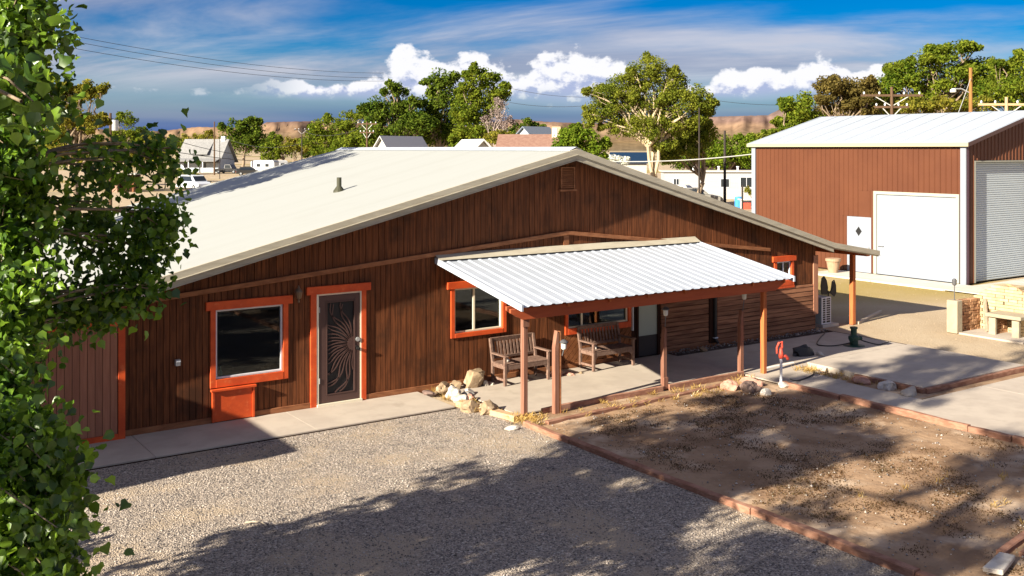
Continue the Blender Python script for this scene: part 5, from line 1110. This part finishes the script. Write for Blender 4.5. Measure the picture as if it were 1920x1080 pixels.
# ---- vehicles
def car(label, px, D, head, body, L_=4.5, W=1.8, H=1.5, kind='car', cat='car', name='parked_car'):
    o, u, v = frame_axes(px, D, head); t = thing(name, label, cat, o); h = L_/2
    low = [(-h,.35),(-h+.05,.75),(-h+.25,.92),(h-.9 if kind != 'van' else h-.5,.95),(h-.1,.78),(h,.5),(h-.05,.30),(-h+.1,.28)]
    obj('body', oprism(MB(), o, u, v, low[::-1], 0, W), body, t, bevel=.05)
    if kind == 'pickup': cab = [(-.55,.93),(-.45,H),(.75,H),(1.25,.95)]
    elif kind == 'van': cab = [(-h+.22,.93),(-h+.45,H),(h-1.5,H),(h-.75,.95)]
    else: cab = [(-h+.3,.92),(-h+.75,H),(.55,H),(1.2,.95)]
    n = 4; ins = .16; vs = [o+u*a+v*(0.03 if z < 1 else ins)+Vector((0,0,z)) for a, z in cab]+[o+u*a+v*(W-.03 if z < 1 else W-ins)+Vector((0,0,z)) for a, z in cab]
    cb = obj('cabin', (vs, [(3,2,1,0),(4,5,6,7),(0,1,5,4),(1,2,6,5),(2,3,7,6),(3,0,4,7)]), body, t, bevel=.05)
    def side(s):
        q = []
        for f, g in ((.10,.12),(.10,.86),(.90,.86),(.90,.12)):
            b0 = cab[0][0]+(cab[3][0]-cab[0][0])*f; b1 = cab[1][0]+(cab[2][0]-cab[1][0])*f; a = b0+(b1-b0)*g; z = .93+(H-.93)*g; w_ = .03+(ins-.03)*g-.012
            q.append(o+u*a+v*(w_ if s < 0 else W-w_)+Vector((0,0,z)))
        return q
    for s in (-1, 1): obj('side_window', MB().prism(side(s), v*(-.004*s)), DKGLASS, cb)
    for i, j, e in ((0, 1, -.012), (2, 3, .012)):
        (a0, z0), (a1, z1) = cab[i], cab[j]; q = []
        for f, w_ in ((.14, .16), (.14, W-.16), (.86, W-.2), (.86, .2)): q.append(o+u*(a0+(a1-a0)*f+e)+v*w_+Vector((0,0,z0+(z1-z0)*f)))
        obj('windscreen' if i == 2 else 'rear_window', MB().prism(q, u*(e*.4)), DKGLASS, cb)
    for a in (-h+.85, h-.9):
        for b in (-.02, W-.2):
            wl = obj('wheel', MB().tube([o+u*a+v*b+Vector((0,0,.33)), o+u*a+v*(b+.22)+Vector((0,0,.33))], .33, 14), BLACK, t); obj('rim', MB().tube([o+u*a+v*(b-.012 if b < 0 else b+.205)+Vector((0,0,.33)), o+u*a+v*(b-.001 if b < 0 else b+.232)+Vector((0,0,.33))], .19, 10), GREYM, wl)
    for b in (.1, W-.35): obj('tail_light', obox(MB(), o, u, v, -h-.01, -h+.06, b, b+.25, .55, .72), REDP, t); obj('headlight', obox(MB(), o, u, v, h-.13, h-.02, b, b+.25, .56, .70), CLEAR, t)
    return t
car('white minivan parked on the road past the house eave', 350, 117, 40, mat('white_car_paint', (.66,.69,.74), rough=.3, coat=.4), 4.6, 1.85, 1.72, 'van')
car('dark pickup truck parked by the grey roofed house', 424, 196, 15, mat('black_car_paint', (.02,.02,.022), rough=.3, coat=.4), 5.0, 1.9, 1.75, 'pickup', 'pickup')
car('dark car parked left of the white trailers', 466, 182, -10, mat('charcoal_car_paint', (.03,.03,.03), rough=.3, coat=.4), 4.4, 1.8, 1.5)
car('grey car parked in front of the mobile home', 1303, 84, 8, mat('grey_car_paint', (.20,.19,.17), rough=.35, coat=.3), 4.6, 1.8, 1.5)
car('white car partly hidden by the roof slope', 1268, 88, 25, mat('pearl_car_paint', (.55,.55,.53), rough=.35, coat=.3), 4.4, 1.8, 1.62, 'van')
car('dark blue car parked under the pale trunked tree', 1196, 92, 20, mat('navy_car_paint', (.03,.04,.06), rough=.35, coat=.3), 4.4, 1.8, 1.55)
# yard clutter by the mobile home
o = at(1392, 74); tag(obj('fence_post', MB().lathe(o, [(.07,0),(.065,2.0),(.03,2.12)], 8), POLED, org=tuple(o)), 'dark leaning fence post beside the shed corner', 'post')
o = at(1385, 82); tag(obj('water_barrel', MB().lathe(o, [(.30,0),(.33,.1),(.33,.8),(.30,.9),(.05,.92)], 12), mat('blue_plastic', (.05,.25,.60), rough=.4), org=tuple(o)), 'blue plastic barrel near the shed corner', 'barrel')
for px, D, h_, lb in ((1372, 60, .9, 'short dark fence stake left of the shed corner'), (1384, 58, 1.0, 'tallest dark fence stake left of the shed corner'), (1398, 57, .95, 'dark fence stake close to the shed corner')):
    o = at(px, D); tag(obj('fence_post', MB().lathe(o, [(.06,0),(.055,h_),(.02,h_+.06)], 7), POLED, org=tuple(o)), lb, 'post', 'fence stakes')
o, u, v = frame_axes(1404, 80, 0); tb_ = thing('table', 'low white table with red boxes beneath it by the shed corner', 'table', o)
obj('top', obox(MB(), o, u, v, -.7, 1.2, 0, .8, .72, .80), WHITE, tb_)
for a in (-.65, 1.1): obj('leg', obox(MB(), o, u, v, a, a+.08, .05, .13, 0, .719), WHITE, tb_)
o, u, v = frame_axes(1402, 79.6, 0); tag(obj('crate', obox(MB(), o, u, v, -.3, .35, .5, 1.0, 0, .5), REDP, org=tuple(o)), 'red crate under the low white table', 'crate')
tree('shrub', 'small yellow green potted shrub by the shed corner', 1403, 81, [(1402,358,7,5),(1408,362,5,5)], 260, .2, L_YG, BARK, .03, .3, 60, None, 'shrub', 3)
tree('shrub', 'white flowering bush beside the blue roofed building', 1158, 88, [(1148,298,14,9),(1166,302,12,8)], 1300, .22, leaf_mat('white_blossom', (.55,.58,.50), (.75,.76,.72)), BARK, .05, .3, 61, None, 'shrub', 4)

# ================================================================== utility poles and wires
def pole(label, px, D, py, m=POLE, r=.15, arms=(), lamp=None, trans=False):
    b = at(px, D); H = zat(py, D); t = thing('utility_pole', label, 'utility pole', b, 'utility poles')
    r *= .8; obj('shaft', MB().tube([b+Vector((0,0,-.2)), b+Vector((0,0,H))], [r, r*.7], 10), m, t)
    for (dz, L_, hd) in arms:
        a = R(hd); d = Vector((math.cos(a), math.sin(a), 0)); z = H-dz
        ar = obj('crossarm', MB().beam(b+d*-L_/2+Vector((0,0,z)), b+d*L_/2+Vector((0,0,z)), .12, .14), m, t)
        obj('brace', MB().beam(b+d*-L_*.3+Vector((0,0,z)), b+Vector((0,0,z-.7)), .05, .05).beam(b+d*L_*.3+Vector((0,0,z)), b+Vector((0,0,z-.7)), .05, .05), WIREL, t)
        for f in (-.45, -.2, .2, .45): obj('insulator', MB().lathe(b+d*L_*f+Vector((0,0,z+.07)), [(.03,0),(.06,.05),(.06,.13),(.03,.17)], 8), WHITE, ar)
    if lamp:
        d = RT*lamp; z = H-1.2 if lamp < 0 else H-.1
        la = obj('lamp_arm', MB().tube([b+Vector((0,0,z-.25)), b+d*.5+Vector((0,0,z+.0)), b+d+Vector((0,0,z))], .035, 6), GREYM, t); obj('lamp_head', MB().lathe(b+d+Vector((0,0,z-.22)), [(.05,0),(.17,.03),(.17,.16),(.07,.24)], 10), CLEAR, la)
    if trans: obj('transformer', MB().lathe(b+RT*.35+Vector((0,0,H-1.3)), [(.22,0),(.24,.05),(.24,.75),(.2,.8)], 12), GREYM, t)
    return b+Vector((0,0,H))
A1 = pole('brown utility pole with transformer behind the poplar', 207, 75, 212, POLE, .17, trans=True)
A2 = pole('tall brown utility pole beside the dark dome tree', 402, 185, 228, POLE, .2)
pole('thin street lamp pole in front of the grey roofed house', 412, 160, 258, POLED, .08, lamp=.8)
A3 = pole('utility pole with crossarm left of the rounded tree', 566, 165, 240, POLED, .15, arms=((.3, 2.4, -30),))
A4 = pole('dark utility pole in front of the elms', 688, 112, 228, POLE, .16, arms=((.25, 2.2, -40), (1.2, 1.6, -40)))
A5 = pole('tall thin black pole right of the pale trunked tree', 1311, 74, 202, POLED, .09)
A6 = pole('short thick black pole above the mobile home', 1359, 90, 245, POLED, .17)
A7 = pole('utility pole with long loaded crossarm behind the shed roof', 1672, 66, 163, POLE, .17, arms=((.55, 4.0, -34), (1.3, 2.2, -34)))
A8 = pole('orange yellow utility pole with side lamp behind the shed', 1820, 58, 127, POLEY, .17, lamp=-1.0)
A9 = pole('short utility pole with crossarm at the shed roof right end', 1887, 62, 182, mat('tan_pole', (.50,.34,.19), rough=.9), .16, arms=((.45, 3.4, -34),))
def wire(a, b, sag, r, label, m=WIRE, group='overhead wires'):
    a, b = Vector(a), Vector(b); pts = []
    for i in range(17): t = i/16; p = a.lerp(b, t); p.z -= sag*4*t*(1-t); pts.append(p)
    tag(obj('overhead_wire', MB().tube(pts, r, 4), m, org=tuple(a)), label, 'wire', group)
for i, (y0, y1, lb) in enumerate(((52, 133, 'highest of three wires crossing the left sky'), (62, 142, 'middle of three wires crossing the left sky'), (76, 148, 'lowest of three wires crossing the left sky'))):
    wire(at(60, 90, zat(y0, 90)), at(720, 150, zat(y1+4, 150)), 1.0, .022+.0*i, lb)
wire(at(40, 40, zat(150, 40)), A1+Vector((0,0,-.3)), .2, .022, 'wire running in from the left to the brown pole', WIREL)
wire(A1+Vector((0,0,-.35)), at(470, 120, zat(292, 120)), .5, .028, 'drooping wire from the brown pole over the grey roofed house')
wire(A1+Vector((0,0,-2.0)), at(620, 130, zat(300, 130)), .8, .028, 'lower drooping wire from the brown pole across the left trees')
wire(A2+Vector((0,0,-2)), A3+Vector((0,0,-2.5)), 1.5, .03, 'wire between the two far left poles')
wire(A3+Vector((0,0,-.4)), A4+Vector((0,0,-.4)), 1.0, .025, 'wire between the crossarm poles in front of the elms')
wire(at(1150, 60, zat(303, 60)), at(1420, 60, zat(288, 60)), .15, .03, 'pale service wire sagging between roof peak and shed', WIREL)
wire(at(960, 130, zat(166, 130)), at(1100, 130, zat(182, 130)), .3, .022, 'upper thin wire over the right end of the cloud bank')
wire(at(955, 120, zat(192, 120)), at(1100, 120, zat(198, 120)), .3, .022, 'lower thin wire beside the pale trunked tree')
wire(A8+Vector((0,0,-.6)), at(1790, 50, zat(230, 50)), .05, .02, 'guy wire slanting down from the orange yellow pole', WIREL)
wire(at(1340, 100, zat(188, 100)), at(1500, 100, zat(196, 100)), .2, .018, 'faint wire right of the pale trunked tree')

tree('elm_tree', 'green tree filling the gap left of the dark broken-top elm', 668, 150, [(668,262,26,20),(650,272,24,16),(684,268,20,18)], 3000, .4, L_MD, BARK, .2, .3, 71, G1, cl=4)
tree('elm_tree', 'low bushy trees right of the brown roofed house', 1050, 125, [(1048,268,22,12),(1030,272,16,10),(1072,262,20,12)], 2600, .34, L_DK, BARK, .2, .3, 72, G1, cl=4)
tree('elm_tree', 'yellow green tree between the dome tree and the mesa', 548, 200, [(545,272,18,14),(560,278,18,12)], 1800, .5, L_YG, BARK, .2, .3, 73, G1, cl=4)
tree('elm_tree', 'green tree left of the grey roofed house', 305, 215, [(300,282,22,14),(318,275,16,12)], 2000, .5, L_MD, BARK, .2, .3, 74, G1, cl=4)
tree('elm_tree', 'olive tree low at the foot of the right mesa', 1425, 130, [(1420,262,18,14),(1440,268,20,12),(1405,270,14,12)], 2400, .36, L_OL, BARK, .2, .3, 75, G1, cl=4)

for px, D, bs, n_, lm, lb, sd in ((330, 290, [(325,268,20,12),(345,272,18,10)], 1600, L_MD, 'far green tree above the grey roofed house ridge', 81),
    (505, 270, [(498,270,18,14),(512,262,14,14)], 1700, L_DK, 'far dark tree left of the bright mesa face', 82), (590, 260, [(585,268,20,14),(600,276,18,10)], 1600, L_MD, 'far green tree in front of the mesa face', 83),
    (80, 110, [(70,240,34,26),(100,255,30,24),(60,280,36,24)], 4200, L_MD, 'mid green tree behind the poplar at the left edge', 84), (280, 240, [(265,255,22,14),(285,262,20,14)], 1900, L_DK, 'dark green tree behind the yellowish left clump', 85),
    (1060, 170, [(1060,248,22,10),(1085,252,18,10)], 1800, L_MD, 'far green tree right of the rooftop cooler', 86), (1450, 150, [(1445,252,16,10),(1462,246,14,12)], 1600, L_MD, 'far green tree left of the dark tree by the shed', 87)):
    tree('elm_tree', lb, px, D, bs, n_, .0022*D, lm, BARK, .2, .3, sd, G1, cl=4)
